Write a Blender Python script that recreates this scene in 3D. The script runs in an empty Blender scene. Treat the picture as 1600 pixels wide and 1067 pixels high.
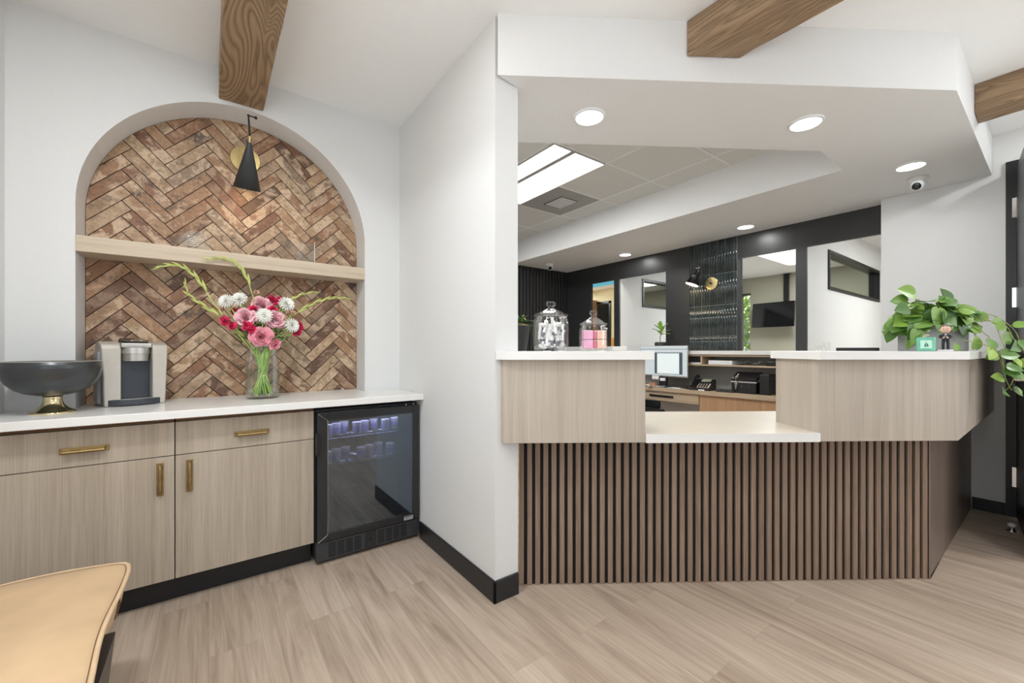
import bpy, bmesh, math, random
from mathutils import Vector, Matrix, noise
C = bpy.context.scene.collection
PI = math.pi
rnd = random.Random(7)

# ------------------------------------------------------------------ camera
YAW = math.atan2(864, 640)                      # angle of the view direction from +X
cam_d = bpy.data.cameras.new('camera')
cam_d.sensor_width = 36.0
cam_d.lens = 14.4
cam_d.shift_y = 13.5/1600
cam_d.clip_start = 0.02
cam = bpy.data.objects.new('camera', cam_d)
cam.location = (0, 0, 1.2)
cam.rotation_euler = (PI/2, 0, YAW - PI/2)
C.objects.link(cam)
bpy.context.scene.camera = cam

# ------------------------------------------------------------------ world, daylight, exposure
vs = bpy.context.scene.view_settings
vs.view_transform = 'Standard'
vs.look = 'None'
vs.gamma = 1.0
vs.use_curve_mapping = False
vs.exposure = 0.0
world = bpy.data.worlds.new('sky')
world.use_nodes = True
wn = world.node_tree.nodes
wn['Background'].inputs[0].default_value = (0.86, 0.93, 1.0, 1)
wn['Background'].inputs[1].default_value = 0.5
bpy.context.scene.world = world

def area(name, loc, target, sx, sy, power, col=(1, 1, 1), spread=PI):
    l = bpy.data.lights.new(name, 'AREA')
    l.shape = 'RECTANGLE'; l.size = sx; l.size_y = sy
    l.energy = power; l.color = (col[0]*0.955, col[1], col[2]*1.035); l.spread = spread
    o = bpy.data.objects.new(name, l)
    o.location = loc
    d = Vector(target) - Vector(loc)
    o.rotation_euler = d.to_track_quat('-Z', 'Y').to_euler()
    C.objects.link(o)
    return o
# daylight area lights at unseen windows; left, far and near ones are added fill
area('window_daylight', (0.6, -3.15, 1.5), (0.6, 0, 1.35), 2.3, 2.0, 11, (1, 0.99, 0.98))
area('window_daylight_right', (3.4, -3.15, 1.5), (3.2, 0, 1.4), 1.5, 2.0, 13, (1, 0.99, 0.98))
area('window_fill_left', (-0.70, -1.5, 1.5), (2, -0.6, 1.5), 1.9, 2.0, 12, (1, 0.99, 0.98))
area('window_fill_far', (4.62, -2.1, 1.5), (2, -0.6, 1.5), 1.3, 2.0, 22, (1, 0.99, 0.98))
area('window_fill_near', (-0.70, 0.70, 1.62), (2, 0.70, 1.62), 1.7, 1.5, 12, (1, 0.99, 0.98))
# added upward fill behind the viewer to brighten the ceiling, no lamp bodies
area('ceiling_uplight_fill', (0.3, -0.5, 1.75), (0.3, -0.3, 3.0), 0.5, 0.5, 9, (1, 0.99, 0.97))
area('ceiling_uplight_fill_far', (3.2, -1.2, 1.75), (3.2, -1.2, 3.0), 0.5, 0.5, 11, (1, 0.99, 0.97))
# added fill lights at the waiting room ceiling, unseen over and behind the viewer
for i_, (x_, y_) in enumerate(((-0.2, 0.3), (0.55, -0.9), (1.5, -0.1), (2.9, -0.7), (4.1, -0.5), (1.2, -2.1), (3.0, -2.2), (0.35, 1.40), (-0.35, 1.25))):
    area('waiting_room_fill', (x_, y_, 2.772), (x_, y_, 0), 0.22, 0.22, (5, 4, 2.5, 10, 16, 4, 6, 7, 23)[i_], (1, 0.985, 0.96))

# ------------------------------------------------------------------ materials
def _n(nt, t, **kw):
    n = nt.nodes.new(t)
    for k, v in kw.items():
        if k in n.inputs: n.inputs[k].default_value = v
        else: setattr(n, k, v)
    return n
def newmat(name):
    m = bpy.data.materials.new(name); m.use_nodes = True
    return m, m.node_tree, m.node_tree.nodes['Principled BSDF']
def ramp(nt, stops, interp='LINEAR'):
    r = nt.nodes.new('ShaderNodeValToRGB')
    e = r.color_ramp.elements
    r.color_ramp.interpolation = interp
    while len(e) < len(stops): e.new(0.5)
    for i, (p, c) in enumerate(stops):
        e[i].position = p; e[i].color = (c[0], c[1], c[2], 1)
    return r
def plain(name, col, rough=0.5, metal=0.0, var=0.04, scale=30, bump=0.0, spec=0.5, coat=0.0):
    m, nt, b = newmat(name)
    tc = _n(nt, 'ShaderNodeTexCoord')
    nz = _n(nt, 'ShaderNodeTexNoise'); nz.inputs['Scale'].default_value = scale; nz.inputs['Detail'].default_value = 3
    nt.links.new(tc.outputs['Object'], nz.inputs['Vector'])
    lo = [max(0, c*(1-var)) for c in col]; hi = [min(1, c*(1+var)) for c in col]
    r = ramp(nt, [(0.3, lo), (0.7, hi)])
    nt.links.new(nz.outputs['Fac'], r.inputs['Fac'])
    nt.links.new(r.outputs['Color'], b.inputs['Base Color'])
    b.inputs['Roughness'].default_value = rough
    b.inputs['Metallic'].default_value = metal
    b.inputs['Specular IOR Level'].default_value = spec
    b.inputs['Coat Weight'].default_value = coat
    if bump:
        bp = _n(nt, 'ShaderNodeBump'); bp.inputs['Strength'].default_value = bump; bp.inputs['Distance'].default_value = 0.002
        nt.links.new(nz.outputs['Fac'], bp.inputs['Height']); nt.links.new(bp.outputs['Normal'], b.inputs['Normal'])
    return m
def emit(name, col, s):
    m, nt, b = newmat(name)
    b.inputs['Base Color'].default_value = (*col, 1)
    b.inputs['Emission Color'].default_value = (*col, 1)
    b.inputs['Emission Strength'].default_value = s
    return m
def grain(name, cols, axis='Z', scale=1.0, rough=0.45, fine=0.35, bump=0.1, stretch=28, dist=1.2):
    """wood whose grain runs along one object axis"""
    m, nt, b = newmat(name)
    tc = _n(nt, 'ShaderNodeTexCoord')
    mp = _n(nt, 'ShaderNodeMapping')
    s = [stretch*scale]*3
    s['XYZ'.index(axis)] = 1.0*scale
    mp.inputs['Scale'].default_value = s
    nt.links.new(tc.outputs['Object'], mp.inputs['Vector'])
    n1 = _n(nt, 'ShaderNodeTexNoise'); n1.inputs['Scale'].default_value = 0.55; n1.inputs['Detail'].default_value = 6
    n1.inputs['Roughness'].default_value = 0.6; n1.inputs['Distortion'].default_value = dist
    nt.links.new(mp.outputs['Vector'], n1.inputs['Vector'])
    n2 = _n(nt, 'ShaderNodeTexNoise'); n2.inputs['Scale'].default_value = 6.0; n2.inputs['Detail'].default_value = 4
    nt.links.new(mp.outputs['Vector'], n2.inputs['Vector'])
    mx = _n(nt, 'ShaderNodeMix'); mx.data_type = 'FLOAT'; mx.inputs[0].default_value = fine
    nt.links.new(n1.outputs['Fac'], mx.inputs[2]); nt.links.new(n2.outputs['Fac'], mx.inputs[3])
    k = len(cols)
    r = ramp(nt, [(0.32 + 0.36*i/(k-1), c) for i, c in enumerate(cols)])
    nt.links.new(mx.outputs[0], r.inputs['Fac'])
    nt.links.new(r.outputs['Color'], b.inputs['Base Color'])
    b.inputs['Roughness'].default_value = rough
    if bump:
        bp = _n(nt, 'ShaderNodeBump'); bp.inputs['Strength'].default_value = bump; bp.inputs['Distance'].default_value = 0.002
        nt.links.new(mx.outputs[0], bp.inputs['Height']); nt.links.new(bp.outputs['Normal'], b.inputs['Normal'])
    return m
def glassy(name, tint=(1, 1, 1), refl=0.0, rough=0.0, base=0.012, fcol=(1, 1, 1), edge=0.38):
    """thin clear pane: transparent body with a Fresnel reflection"""
    m = bpy.data.materials.new(name); m.use_nodes = True
    nt = m.node_tree; nt.nodes.clear()
    out = _n(nt, 'ShaderNodeOutputMaterial')
    tr = _n(nt, 'ShaderNodeBsdfTransparent'); tr.inputs[0].default_value = (*tint, 1)
    gl = _n(nt, 'ShaderNodeBsdfGlossy'); gl.inputs['Color'].default_value = (*fcol, 1); gl.inputs['Roughness'].default_value = rough
    lw = _n(nt, 'ShaderNodeLayerWeight'); lw.inputs['Blend'].default_value = 0.35
    ma = _n(nt, 'ShaderNodeMath'); ma.operation = 'MULTIPLY_ADD'
    ma.inputs[1].default_value = edge; ma.inputs[2].default_value = base + refl
    ma.use_clamp = True
    nt.links.new(lw.outputs['Fresnel'], ma.inputs[0])
    mx = _n(nt, 'ShaderNodeMixShader')
    nt.links.new(ma.outputs[0], mx.inputs[0]); nt.links.new(tr.outputs[0], mx.inputs[1]); nt.links.new(gl.outputs[0], mx.inputs[2])
    nt.links.new(mx.outputs[0], out.inputs[0])
    return m

M = {}
M['wall'] = plain('wall_paint', (0.755, 0.76, 0.755), 0.6, bump=0.03, var=0.01, scale=90)
M['ceil'] = plain('ceiling_paint', (0.90, 0.905, 0.895), 0.75, var=0.01, scale=90)
M['soffit'] = plain('soffit_paint', (0.80, 0.80, 0.795), 0.7, var=0.01, scale=90)
M['tile_ceiling'] = plain('acoustic_tile', (0.72, 0.72, 0.69), 0.9, var=0.03, scale=160, bump=0.05)
M['darkwall'] = plain('charcoal_paint', (0.030, 0.030, 0.031), 0.38, var=0.05, scale=60)
M['olive'] = plain('olive_paint', (0.38, 0.365, 0.285), 0.6, var=0.02)
M['cream'] = plain('cream_paint', (0.72, 0.66, 0.42), 0.6, var=0.02)
M['base'] = plain('black_baseboard', (0.012, 0.013, 0.016), 0.33, var=0.05)
M['black'] = plain('black_plastic', (0.010, 0.010, 0.011), 0.35, var=0.05)
M['gloss_black'] = plain('gloss_black', (0.010, 0.011, 0.012), 0.12, var=0.05)
M['fridge_frame'] = plain('fridge_black_steel', (0.020, 0.021, 0.023), 0.25, var=0.1, scale=10)
M['liner'] = plain('fridge_liner', (0.03, 0.03, 0.035), 0.5)
M['quartz'] = plain('white_quartz', (0.84, 0.83, 0.81), 0.22, var=0.025, scale=4)
M['cab'] = grain('greige_laminate', [(0.33, 0.265, 0.20), (0.43, 0.36, 0.285), (0.53, 0.455, 0.37)], 'Z', 0.7, 0.4, 0.45, 0.05, 52, 0.9)
M['box'] = grain('pale_laminate', [(0.40, 0.335, 0.275), (0.48, 0.415, 0.345), (0.56, 0.49, 0.415)], 'Z', 0.5, 0.4, 0.4, 0.04, 52, 0.9)
M['shelfwood'] = grain('shelf_laminate', [(0.47, 0.38, 0.285), (0.58, 0.475, 0.36), (0.66, 0.55, 0.42)], 'X', 0.9, 0.4, 0.4, 0.04)
M['deskwood'] = grain('desk_laminate', [(0.40, 0.29, 0.19), (0.50, 0.38, 0.26), (0.60, 0.46, 0.33)], 'Y', 0.9, 0.45, 0.4, 0.04)
M['slat'] = grain('walnut_slat', [(0.15, 0.098, 0.068), (0.255, 0.175, 0.125), (0.37, 0.265, 0.195)], 'Z', 1.0, 0.42, 0.5, 0.12, 50)
M['walnut'] = grain('walnut_panel', [(0.115, 0.082, 0.066), (0.17, 0.125, 0.10), (0.21, 0.16, 0.13)], 'Z', 1.5, 0.4, 0.5, 0.1)
M['felt'] = plain('black_felt', (0.008, 0.008, 0.009), 0.9)
M['brass'] = plain('brushed_brass', (0.56, 0.44, 0.21), 0.30, 1.0, 0.12, 40)
M['antique'] = plain('antique_brass', (0.36, 0.26, 0.12), 0.33, 1.0, 0.15, 40)
M['gold'] = plain('polished_gold', (0.80, 0.68, 0.42), 0.08, 1.0, 0.04)
M['bowl'] = plain('charcoal_glaze', (0.075, 0.08, 0.085), 0.28, 0.55, 0.15, 6)
M['chrome'] = plain('chrome', (0.75, 0.75, 0.76), 0.15, 1.0)
M['steel'] = plain('satin_steel', (0.62, 0.60, 0.57), 0.32, 1.0, 0.06)
M['champagne'] = plain('champagne_shell', (0.55, 0.515, 0.455), 0.36, 0.3, 0.03)
M['silver'] = plain('silver_shell', (0.58, 0.56, 0.53), 0.32, 0.75, 0.03)
M['tank'] = plain('smoked_tank', (0.30, 0.30, 0.33), 0.15, 0.0)
M['slate'] = plain('slate_plastic', (0.042, 0.048, 0.060), 0.3)
M['white'] = plain('white_plastic', (0.82, 0.82, 0.81), 0.4, var=0.01)
M['paper'] = plain('paper', (0.85, 0.85, 0.86), 0.8, var=0.03)
M['lens'] = emit('lamp_lens', (1.0, 0.985, 0.95), 6.0)
M['troffer'] = emit('troffer_lens', (1.0, 0.985, 0.94), 1.6)
M['skyprint'] = emit('sky_print_lens', (0.05, 0.30, 0.42), 0.9)
M['warm'] = emit('warm_bulb', (1.0, 0.78, 0.52), 6.0)
M['glass'] = glassy('clear_glass', (1, 1, 1), 0.0, 0.0, 0.008, (1, 1, 1), 0.26)
M['jarglass'] = glassy('jar_glass', (0.99, 0.99, 0.985), 0.0, 0.0, 0.006, (1, 1, 1), 0.22)
M['acrylic'] = glassy('clear_acrylic', (0.95, 0.96, 0.96), 0.03)
M['fridge_glass'] = glassy('tinted_fridge_glass', (0.50, 0.52, 0.56), 0.11, 0.01, 0.04, (0.74, 0.87, 1.0))
M['water'] = glassy('water', (0.93, 0.97, 0.92), 0.0, 0.0, 0.006, (1, 1, 1), 0.2)
M['windowglass'] = glassy('window_glass', (0.80, 0.82, 0.80), 0.03)
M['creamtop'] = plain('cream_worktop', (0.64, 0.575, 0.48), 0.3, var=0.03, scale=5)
M['grille_black'] = plain('vent_black', (0.040, 0.042, 0.046), 0.4)
M['leather'] = plain('tan_leather', (0.60, 0.42, 0.25), 0.42, var=0.14, scale=5, bump=0.05)
M['leather_edge'] = plain('tan_leather_edge', (0.64, 0.46, 0.29), 0.5, var=0.08, scale=12)
M['thread'] = plain('brown_seam', (0.13, 0.06, 0.02), 0.7)
M['stem'] = plain('flower_stem', (0.30, 0.50, 0.10), 0.45, var=0.3, scale=20)
M['palestem'] = plain('gladiolus_bud', (0.50, 0.55, 0.17), 0.5, var=0.25, scale=30)
M['leaf'] = plain('dark_leaf', (0.05, 0.14, 0.04), 0.45, var=0.4, scale=20)
M['rose'] = plain('pink_petal', (0.88, 0.34, 0.42), 0.55, var=0.20, scale=22)
M['palerose'] = plain('blush_petal', (0.90, 0.48, 0.54), 0.55, var=0.22, scale=22)
M['mum'] = plain('white_petal', (0.88, 0.88, 0.83), 0.6, var=0.04)
M['mumeye'] = plain('yellow_green_eye', (0.62, 0.66, 0.22), 0.7)
M['carnation'] = plain('crimson_petal', (0.78, 0.05, 0.15), 0.55, var=0.3, scale=30)
M['bud'] = plain('blush_bud', (0.80, 0.55, 0.42), 0.55, var=0.15)
M['concrete'] = plain('grey_planter', (0.33, 0.33, 0.33), 0.7, var=0.08, scale=25, bump=0.1)
M['vine'] = plain('vine_stem', (0.28, 0.33, 0.07), 0.5, var=0.3)
M['soil'] = plain('potting_moss', (0.25, 0.19, 0.09), 0.9, var=0.5, scale=60, bump=0.4)
M['darkpot'] = plain('charcoal_pot', (0.03, 0.03, 0.032), 0.45)
M['mint'] = plain('mint_wax_glass', (0.16, 0.50, 0.36), 0.2, var=0.12, scale=14)
M['mintlabel'] = plain('pale_mint_label', (0.50, 0.78, 0.62), 0.5)
M['teal'] = plain('deep_teal_print', (0.01, 0.16, 0.13), 0.5)
M['skin'] = plain('figure_skin', (0.72, 0.46, 0.36), 0.5)
M['suit'] = plain('figure_suit', (0.02, 0.02, 0.025), 0.5)
M['hair'] = plain('figure_hair', (0.16, 0.13, 0.12), 0.6)
M['pink'] = plain('pink_pack', (0.83, 0.42, 0.62), 0.35, var=0.06)
M['peach'] = plain('peach_pack', (0.88, 0.58, 0.46), 0.35, var=0.06)
M['redpack'] = plain('rose_red_pack', (0.75, 0.16, 0.25), 0.35)
M['greylabel'] = plain('grey_label', (0.17, 0.17, 0.19), 0.5, var=0.2, scale=80)
M['tube'] = plain('white_tube', (0.84, 0.84, 0.85), 0.35, var=0.01)
M['lilac'] = plain('lilac_label', (0.36, 0.34, 0.62), 0.5, var=0.3, scale=60)
M['cup'] = plain('white_cup', (0.55, 0.55, 0.60), 0.5, var=0.1)
M['tilejoint'] = plain('pale_grout', (0.33, 0.34, 0.33), 0.8)
M['kit'] = plain('green_black_tile', (0.030, 0.040, 0.040), 0.08, var=0.35, scale=12)
M['grille_grey'] = plain('vent_grey', (0.36, 0.36, 0.345), 0.6)
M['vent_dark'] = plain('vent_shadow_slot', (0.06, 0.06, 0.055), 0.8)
M['brownwood'] = grain('brown_veneer', [(0.36, 0.20, 0.10), (0.46, 0.27, 0.14), (0.52, 0.32, 0.18)], 'Z')
M['mustard'] = plain('mustard_leather', (0.50, 0.25, 0.04), 0.5)
M['screen'] = plain('dark_screen', (0.004, 0.004, 0.005), 0.12)
M['lcd'] = emit('lit_screen_page', (0.60, 0.66, 0.66), 0.62)
M['lcdblue'] = emit('lit_screen_bar', (0.52, 0.57, 0.60), 0.42)
M['lcddark'] = emit('lit_screen_dark', (0.05, 0.07, 0.08), 0.5)
M['keys'] = plain('phone_keys', (0.62, 0.57, 0.48), 0.5)
M['lcdgrey'] = plain('phone_display', (0.35, 0.36, 0.27), 0.3)
M['whiteprint'] = plain('white_print', (0.85, 0.85, 0.85), 0.5)
M['hedge'] = plain('sunlit_foliage', (0.52, 0.66, 0.20), 0.7, var=0.5, scale=9)
M['copper'] = plain('orange_brown_paper', (0.48, 0.22, 0.12), 0.6)

def floor_mat():
    m, nt, b = newmat('oak_plank_floor')
    tc = _n(nt, 'ShaderNodeTexCoord')
    sep = _n(nt, 'ShaderNodeSeparateXYZ'); nt.links.new(tc.outputs['Object'], sep.inputs[0])
    cmb = _n(nt, 'ShaderNodeCombineXYZ')
    nt.links.new(sep.outputs['Y'], cmb.inputs['X']); nt.links.new(sep.outputs['X'], cmb.inputs['Y'])
    br = _n(nt, 'ShaderNodeTexBrick')
    br.offset = 0.37; br.offset_frequency = 2
    br.inputs['Scale'].default_value = 1.0
    br.inputs['Brick Width'].default_value = 1.22; br.inputs['Row Height'].default_value = 0.18
    br.inputs['Mortar Size'].default_value = 0.0004; br.inputs['Mortar Smooth'].default_value = 0.3
    br.inputs['Color1'].default_value = (0, 0, 0, 1); br.inputs['Color2'].default_value = (1, 1, 1, 1); br.inputs['Mortar'].default_value = (0.3, 0.3, 0.3, 1)
    nt.links.new(cmb.outputs[0], br.inputs['Vector'])
    # every plank shifts the grain
    off = _n(nt, 'ShaderNodeVectorMath'); off.operation = 'MULTIPLY_ADD'
    sc = _n(nt, 'ShaderNodeVectorMath'); sc.operation = 'SCALE'; sc.inputs['Scale'].default_value = 7.0
    nt.links.new(br.outputs['Color'], sc.inputs[0])
    ad = _n(nt, 'ShaderNodeVectorMath'); ad.operation = 'ADD'
    nt.links.new(tc.outputs['Object'], ad.inputs[0]); nt.links.new(sc.outputs[0], ad.inputs[1])
    mp = _n(nt, 'ShaderNodeMapping'); mp.inputs['Scale'].default_value = (8, 0.55, 8)
    nt.links.new(ad.outputs[0], mp.inputs['Vector'])
    n1 = _n(nt, 'ShaderNodeTexNoise'); n1.inputs['Scale'].default_value = 1.1; n1.inputs['Detail'].default_value = 8; n1.inputs['Distortion'].default_value = 2.6
    n1.inputs['Roughness'].default_value = 0.62
    nt.links.new(mp.outputs[0], n1.inputs['Vector'])
    mp2 = _n(nt, 'ShaderNodeMapping'); mp2.inputs['Scale'].default_value = (90, 1.8, 90)
    nt.links.new(ad.outputs[0], mp2.inputs['Vector'])
    n2 = _n(nt, 'ShaderNodeTexNoise'); n2.inputs['Scale'].default_value = 1.0; n2.inputs['Detail'].default_value = 5; n2.inputs['Distortion'].default_value = 0.4
    nt.links.new(mp2.outputs[0], n2.inputs['Vector'])
    mx = _n(nt, 'ShaderNodeMix'); mx.data_type = 'FLOAT'; mx.inputs[0].default_value = 0.30
    nt.links.new(n1.outputs['Fac'], mx.inputs[2]); nt.links.new(n2.outputs['Fac'], mx.inputs[3])
    mx2 = _n(nt, 'ShaderNodeMix'); mx2.data_type = 'FLOAT'; mx2.inputs[0].default_value = 0.07
    nt.links.new(mx.outputs[0], mx2.inputs[2]); nt.links.new(br.outputs['Color'], mx2.inputs[3])
    r = ramp(nt, [(0.25, (0.20, 0.145, 0.105)), (0.40, (0.36, 0.275, 0.21)), (0.54, (0.47, 0.375, 0.295)), (0.74, (0.60, 0.50, 0.405))])
    nt.links.new(mx2.outputs[0], r.inputs['Fac'])
    mm = _n(nt, 'ShaderNodeMix'); mm.data_type = 'RGBA'; mm.blend_type = 'MULTIPLY'
    mm.inputs['A'].default_value if False else None
    nt.links.new(br.outputs['Fac'], mm.inputs[0]); nt.links.new(r.outputs['Color'], mm.inputs[6]); mm.inputs[7].default_value = (0.55, 0.5, 0.45, 1)
    nt.links.new(mm.outputs[2], b.inputs['Base Color'])
    b.inputs['Roughness'].default_value = 0.42
    b.inputs['Specular IOR Level'].default_value = 0.35
    bp = _n(nt, 'ShaderNodeBump'); bp.inputs['Strength'].default_value = 0.12; bp.inputs['Distance'].default_value = 0.002
    nt.links.new(mx.outputs[0], bp.inputs['Height']); nt.links.new(bp.outputs['Normal'], b.inputs['Normal'])
    return m
M['floor'] = floor_mat()

def beam_mat():
    m, nt, b = newmat('carved_beam_wood')
    tc = _n(nt, 'ShaderNodeTexCoord')
    mp = _n(nt, 'ShaderNodeMapping'); mp.inputs['Scale'].default_value = (4.6, 0.8, 4.6)
    nt.links.new(tc.outputs['Object'], mp.inputs['Vector'])
    n0 = _n(nt, 'ShaderNodeTexNoise'); n0.inputs['Scale'].default_value = 1.1; n0.inputs['Detail'].default_value = 2.0; n0.inputs['Distortion'].default_value = 0.5
    nt.links.new(mp.outputs[0], n0.inputs['Vector'])
    mu = _n(nt, 'ShaderNodeMath'); mu.operation = 'MULTIPLY'; mu.inputs[1].default_value = 30.0
    nt.links.new(n0.outputs['Fac'], mu.inputs[0])
    fr = _n(nt, 'ShaderNodeMath'); fr.operation = 'PINGPONG'; fr.inputs[1].default_value = 0.5
    nt.links.new(mu.outputs[0], fr.inputs[0])
    mp2 = _n(nt, 'ShaderNodeMapping'); mp2.inputs['Scale'].default_value = (60, 3, 60)
    nt.links.new(tc.outputs['Object'], mp2.inputs['Vector'])
    n2 = _n(nt, 'ShaderNodeTexNoise'); n2.inputs['Scale'].default_value = 1.5; n2.inputs['Detail'].default_value = 5
    nt.links.new(mp2.outputs[0], n2.inputs['Vector'])
    mx = _n(nt, 'ShaderNodeMath'); mx.operation = 'MULTIPLY_ADD'; mx.inputs[1].default_value = 0.25
    nt.links.new(n2.outputs['Fac'], mx.inputs[0]); nt.links.new(fr.outputs[0], mx.inputs[2])
    r = ramp(nt, [(0.07, (0.12, 0.070, 0.036)), (0.16, (0.22, 0.14, 0.076)), (0.36, (0.30, 0.195, 0.110)), (0.65, (0.37, 0.25, 0.148))])
    nt.links.new(mx.outputs[0], r.inputs['Fac'])
    nt.links.new(r.outputs['Color'], b.inputs['Base Color'])
    b.inputs['Roughness'].default_value = 0.6
    bp = _n(nt, 'ShaderNodeBump'); bp.inputs['Strength'].default_value = 0.8; bp.inputs['Distance'].default_value = 0.006
    nt.links.new(mx.outputs[0], bp.inputs['Height']); nt.links.new(bp.outputs['Normal'], b.inputs['Normal'])
    return m
M['beam'] = beam_mat()

def brick_mat():
    m, nt, b = newmat('aged_terracotta_tile')
    at = _n(nt, 'ShaderNodeAttribute'); at.attribute_name = 'Col'
    sep = _n(nt, 'ShaderNodeSeparateColor'); nt.links.new(at.outputs['Color'], sep.inputs[0])
    tc = _n(nt, 'ShaderNodeTexCoord')
    # own noise window for every tile
    sc = _n(nt, 'ShaderNodeVectorMath'); sc.operation = 'SCALE'; sc.inputs['Scale'].default_value = 9.0
    nt.links.new(at.outputs['Color'], sc.inputs[0])
    ad = _n(nt, 'ShaderNodeVectorMath'); ad.operation = 'ADD'
    nt.links.new(tc.outputs['Object'], ad.inputs[0]); nt.links.new(sc.outputs[0], ad.inputs[1])
    base = ramp(nt, [(0.0, (0.13, 0.072, 0.045)), (0.2, (0.24, 0.115, 0.062)), (0.42, (0.34, 0.188, 0.10)), (0.62, (0.38, 0.24, 0.138)), (0.82, (0.43, 0.30, 0.185)), (1.0, (0.24, 0.165, 0.115))])
    nt.links.new(sep.outputs[0], base.inputs['Fac'])
    n1 = _n(nt, 'ShaderNodeTexNoise'); n1.inputs['Scale'].default_value = 9; n1.inputs['Detail'].default_value = 10; n1.inputs['Roughness'].default_value = 0.68; n1.inputs['Distortion'].default_value = 0.6
    nt.links.new(ad.outputs[0], n1.inputs['Vector'])
    pale = ramp(nt, [(0.48, (0, 0, 0)), (0.56, (1, 1, 1))]); nt.links.new(n1.outputs['Fac'], pale.inputs['Fac'])
    m1 = _n(nt, 'ShaderNodeMix'); m1.data_type = 'RGBA'
    f1 = _n(nt, 'ShaderNodeMath'); f1.operation = 'MULTIPLY'; 
    f0 = _n(nt, 'ShaderNodeMath'); f0.operation = 'MULTIPLY_ADD'; f0.inputs[1].default_value = 0.75; f0.inputs[2].default_value = 0.2
    nt.links.new(sep.outputs[1], f0.inputs[0])
    nt.links.new(pale.outputs['Color'], f1.inputs[0]); nt.links.new(f0.outputs[0], f1.inputs[1])
    nt.links.new(f1.outputs[0], m1.inputs[0]); nt.links.new(base.outputs['Color'], m1.inputs[6]); m1.inputs[7].default_value = (0.64, 0.475, 0.33, 1)
    n2 = _n(nt, 'ShaderNodeTexNoise'); n2.inputs['Scale'].default_value = 10; n2.inputs['Detail'].default_value = 12; n2.inputs['Roughness'].default_value = 0.75
    nt.links.new(sc.outputs[0], n2.inputs['Vector']) if False else nt.links.new(ad.outputs[0], n2.inputs['Vector'])
    dk = ramp(nt, [(0.40, (1, 1, 1)), (0.475, (0, 0, 0))]); nt.links.new(n2.outputs['Fac'], dk.inputs['Fac'])
    m2 = _n(nt, 'ShaderNodeMix'); m2.data_type = 'RGBA'
    f2 = _n(nt, 'ShaderNodeMath'); f2.operation = 'MULTIPLY'
    nt.links.new(dk.outputs['Color'], f2.inputs[0]); nt.links.new(sep.outputs[2], f2.inputs[1])
    nt.links.new(f2.outputs[0], m2.inputs[0]); nt.links.new(m1.outputs[2], m2.inputs[6]); m2.inputs[7].default_value = (0.095, 0.068, 0.052, 1)
    n3 = _n(nt, 'ShaderNodeTexNoise'); n3.inputs['Scale'].default_value = 70; n3.inputs['Detail'].default_value = 4
    nt.links.new(ad.outputs[0], n3.inputs['Vector'])
    sp = ramp(nt, [(0.30, (0.62, 0.60, 0.58)), (0.45, (1, 1, 1)), (0.62, (1.12, 1.12, 1.12))]); nt.links.new(n3.outputs['Fac'], sp.inputs['Fac'])
    m3 = _n(nt, 'ShaderNodeMix'); m3.data_type = 'RGBA'; m3.blend_type = 'MULTIPLY'; m3.inputs[0].default_value = 0.8
    nt.links.new(m2.outputs[2], m3.inputs[6]); nt.links.new(sp.outputs['Color'], m3.inputs[7])
    nt.links.new(m3.outputs[2], b.inputs['Base Color'])
    b.inputs['Roughness'].default_value = 0.55
    bp = _n(nt, 'ShaderNodeBump'); bp.inputs['Strength'].default_value = 0.25; bp.inputs['Distance'].default_value = 0.002
    nt.links.new(n1.outputs['Fac'], bp.inputs['Height']); nt.links.new(bp.outputs['Normal'], b.inputs['Normal'])
    return m
M['brick'] = brick_mat()
M['joint'] = plain('dark_joint', (0.022, 0.014, 0.010), 0.95)

def pothos_mat():
    m, nt, b = newmat('pothos_leaf')
    at = _n(nt, 'ShaderNodeAttribute'); at.attribute_name = 'Col'
    tc = _n(nt, 'ShaderNodeTexCoord')
    nz = _n(nt, 'ShaderNodeTexNoise'); nz.inputs['Scale'].default_value = 26; nz.inputs['Detail'].default_value = 3
    nt.links.new(tc.outputs['Object'], nz.inputs['Vector'])
    r = ramp(nt, [(0.0, (0.035, 0.10, 0.02)), (0.45, (0.10, 0.22, 0.035)), (0.8, (0.22, 0.36, 0.055)), (1.0, (0.35, 0.48, 0.10))])
    ma = _n(nt, 'ShaderNodeMath'); ma.operation = 'MULTIPLY_ADD'; ma.inputs[1].default_value = 0.35
    su = _n(nt, 'ShaderNodeMath'); su.operation = 'SUBTRACT'; su.inputs[1].default_value = 0.5
    nt.links.new(nz.outputs['Fac'], su.inputs[0]); nt.links.new(su.outputs[0], ma.inputs[0]); nt.links.new(at.outputs['Fac'], ma.inputs[2])
    nt.links.new(ma.outputs[0], r.inputs['Fac']); nt.links.new(r.outputs['Color'], b.inputs['Base Color'])
    b.inputs['Roughness'].default_value = 0.35
    b.inputs['Subsurface Weight'].default_value = 0.0
    return m
M['pothos'] = pothos_mat()

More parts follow.
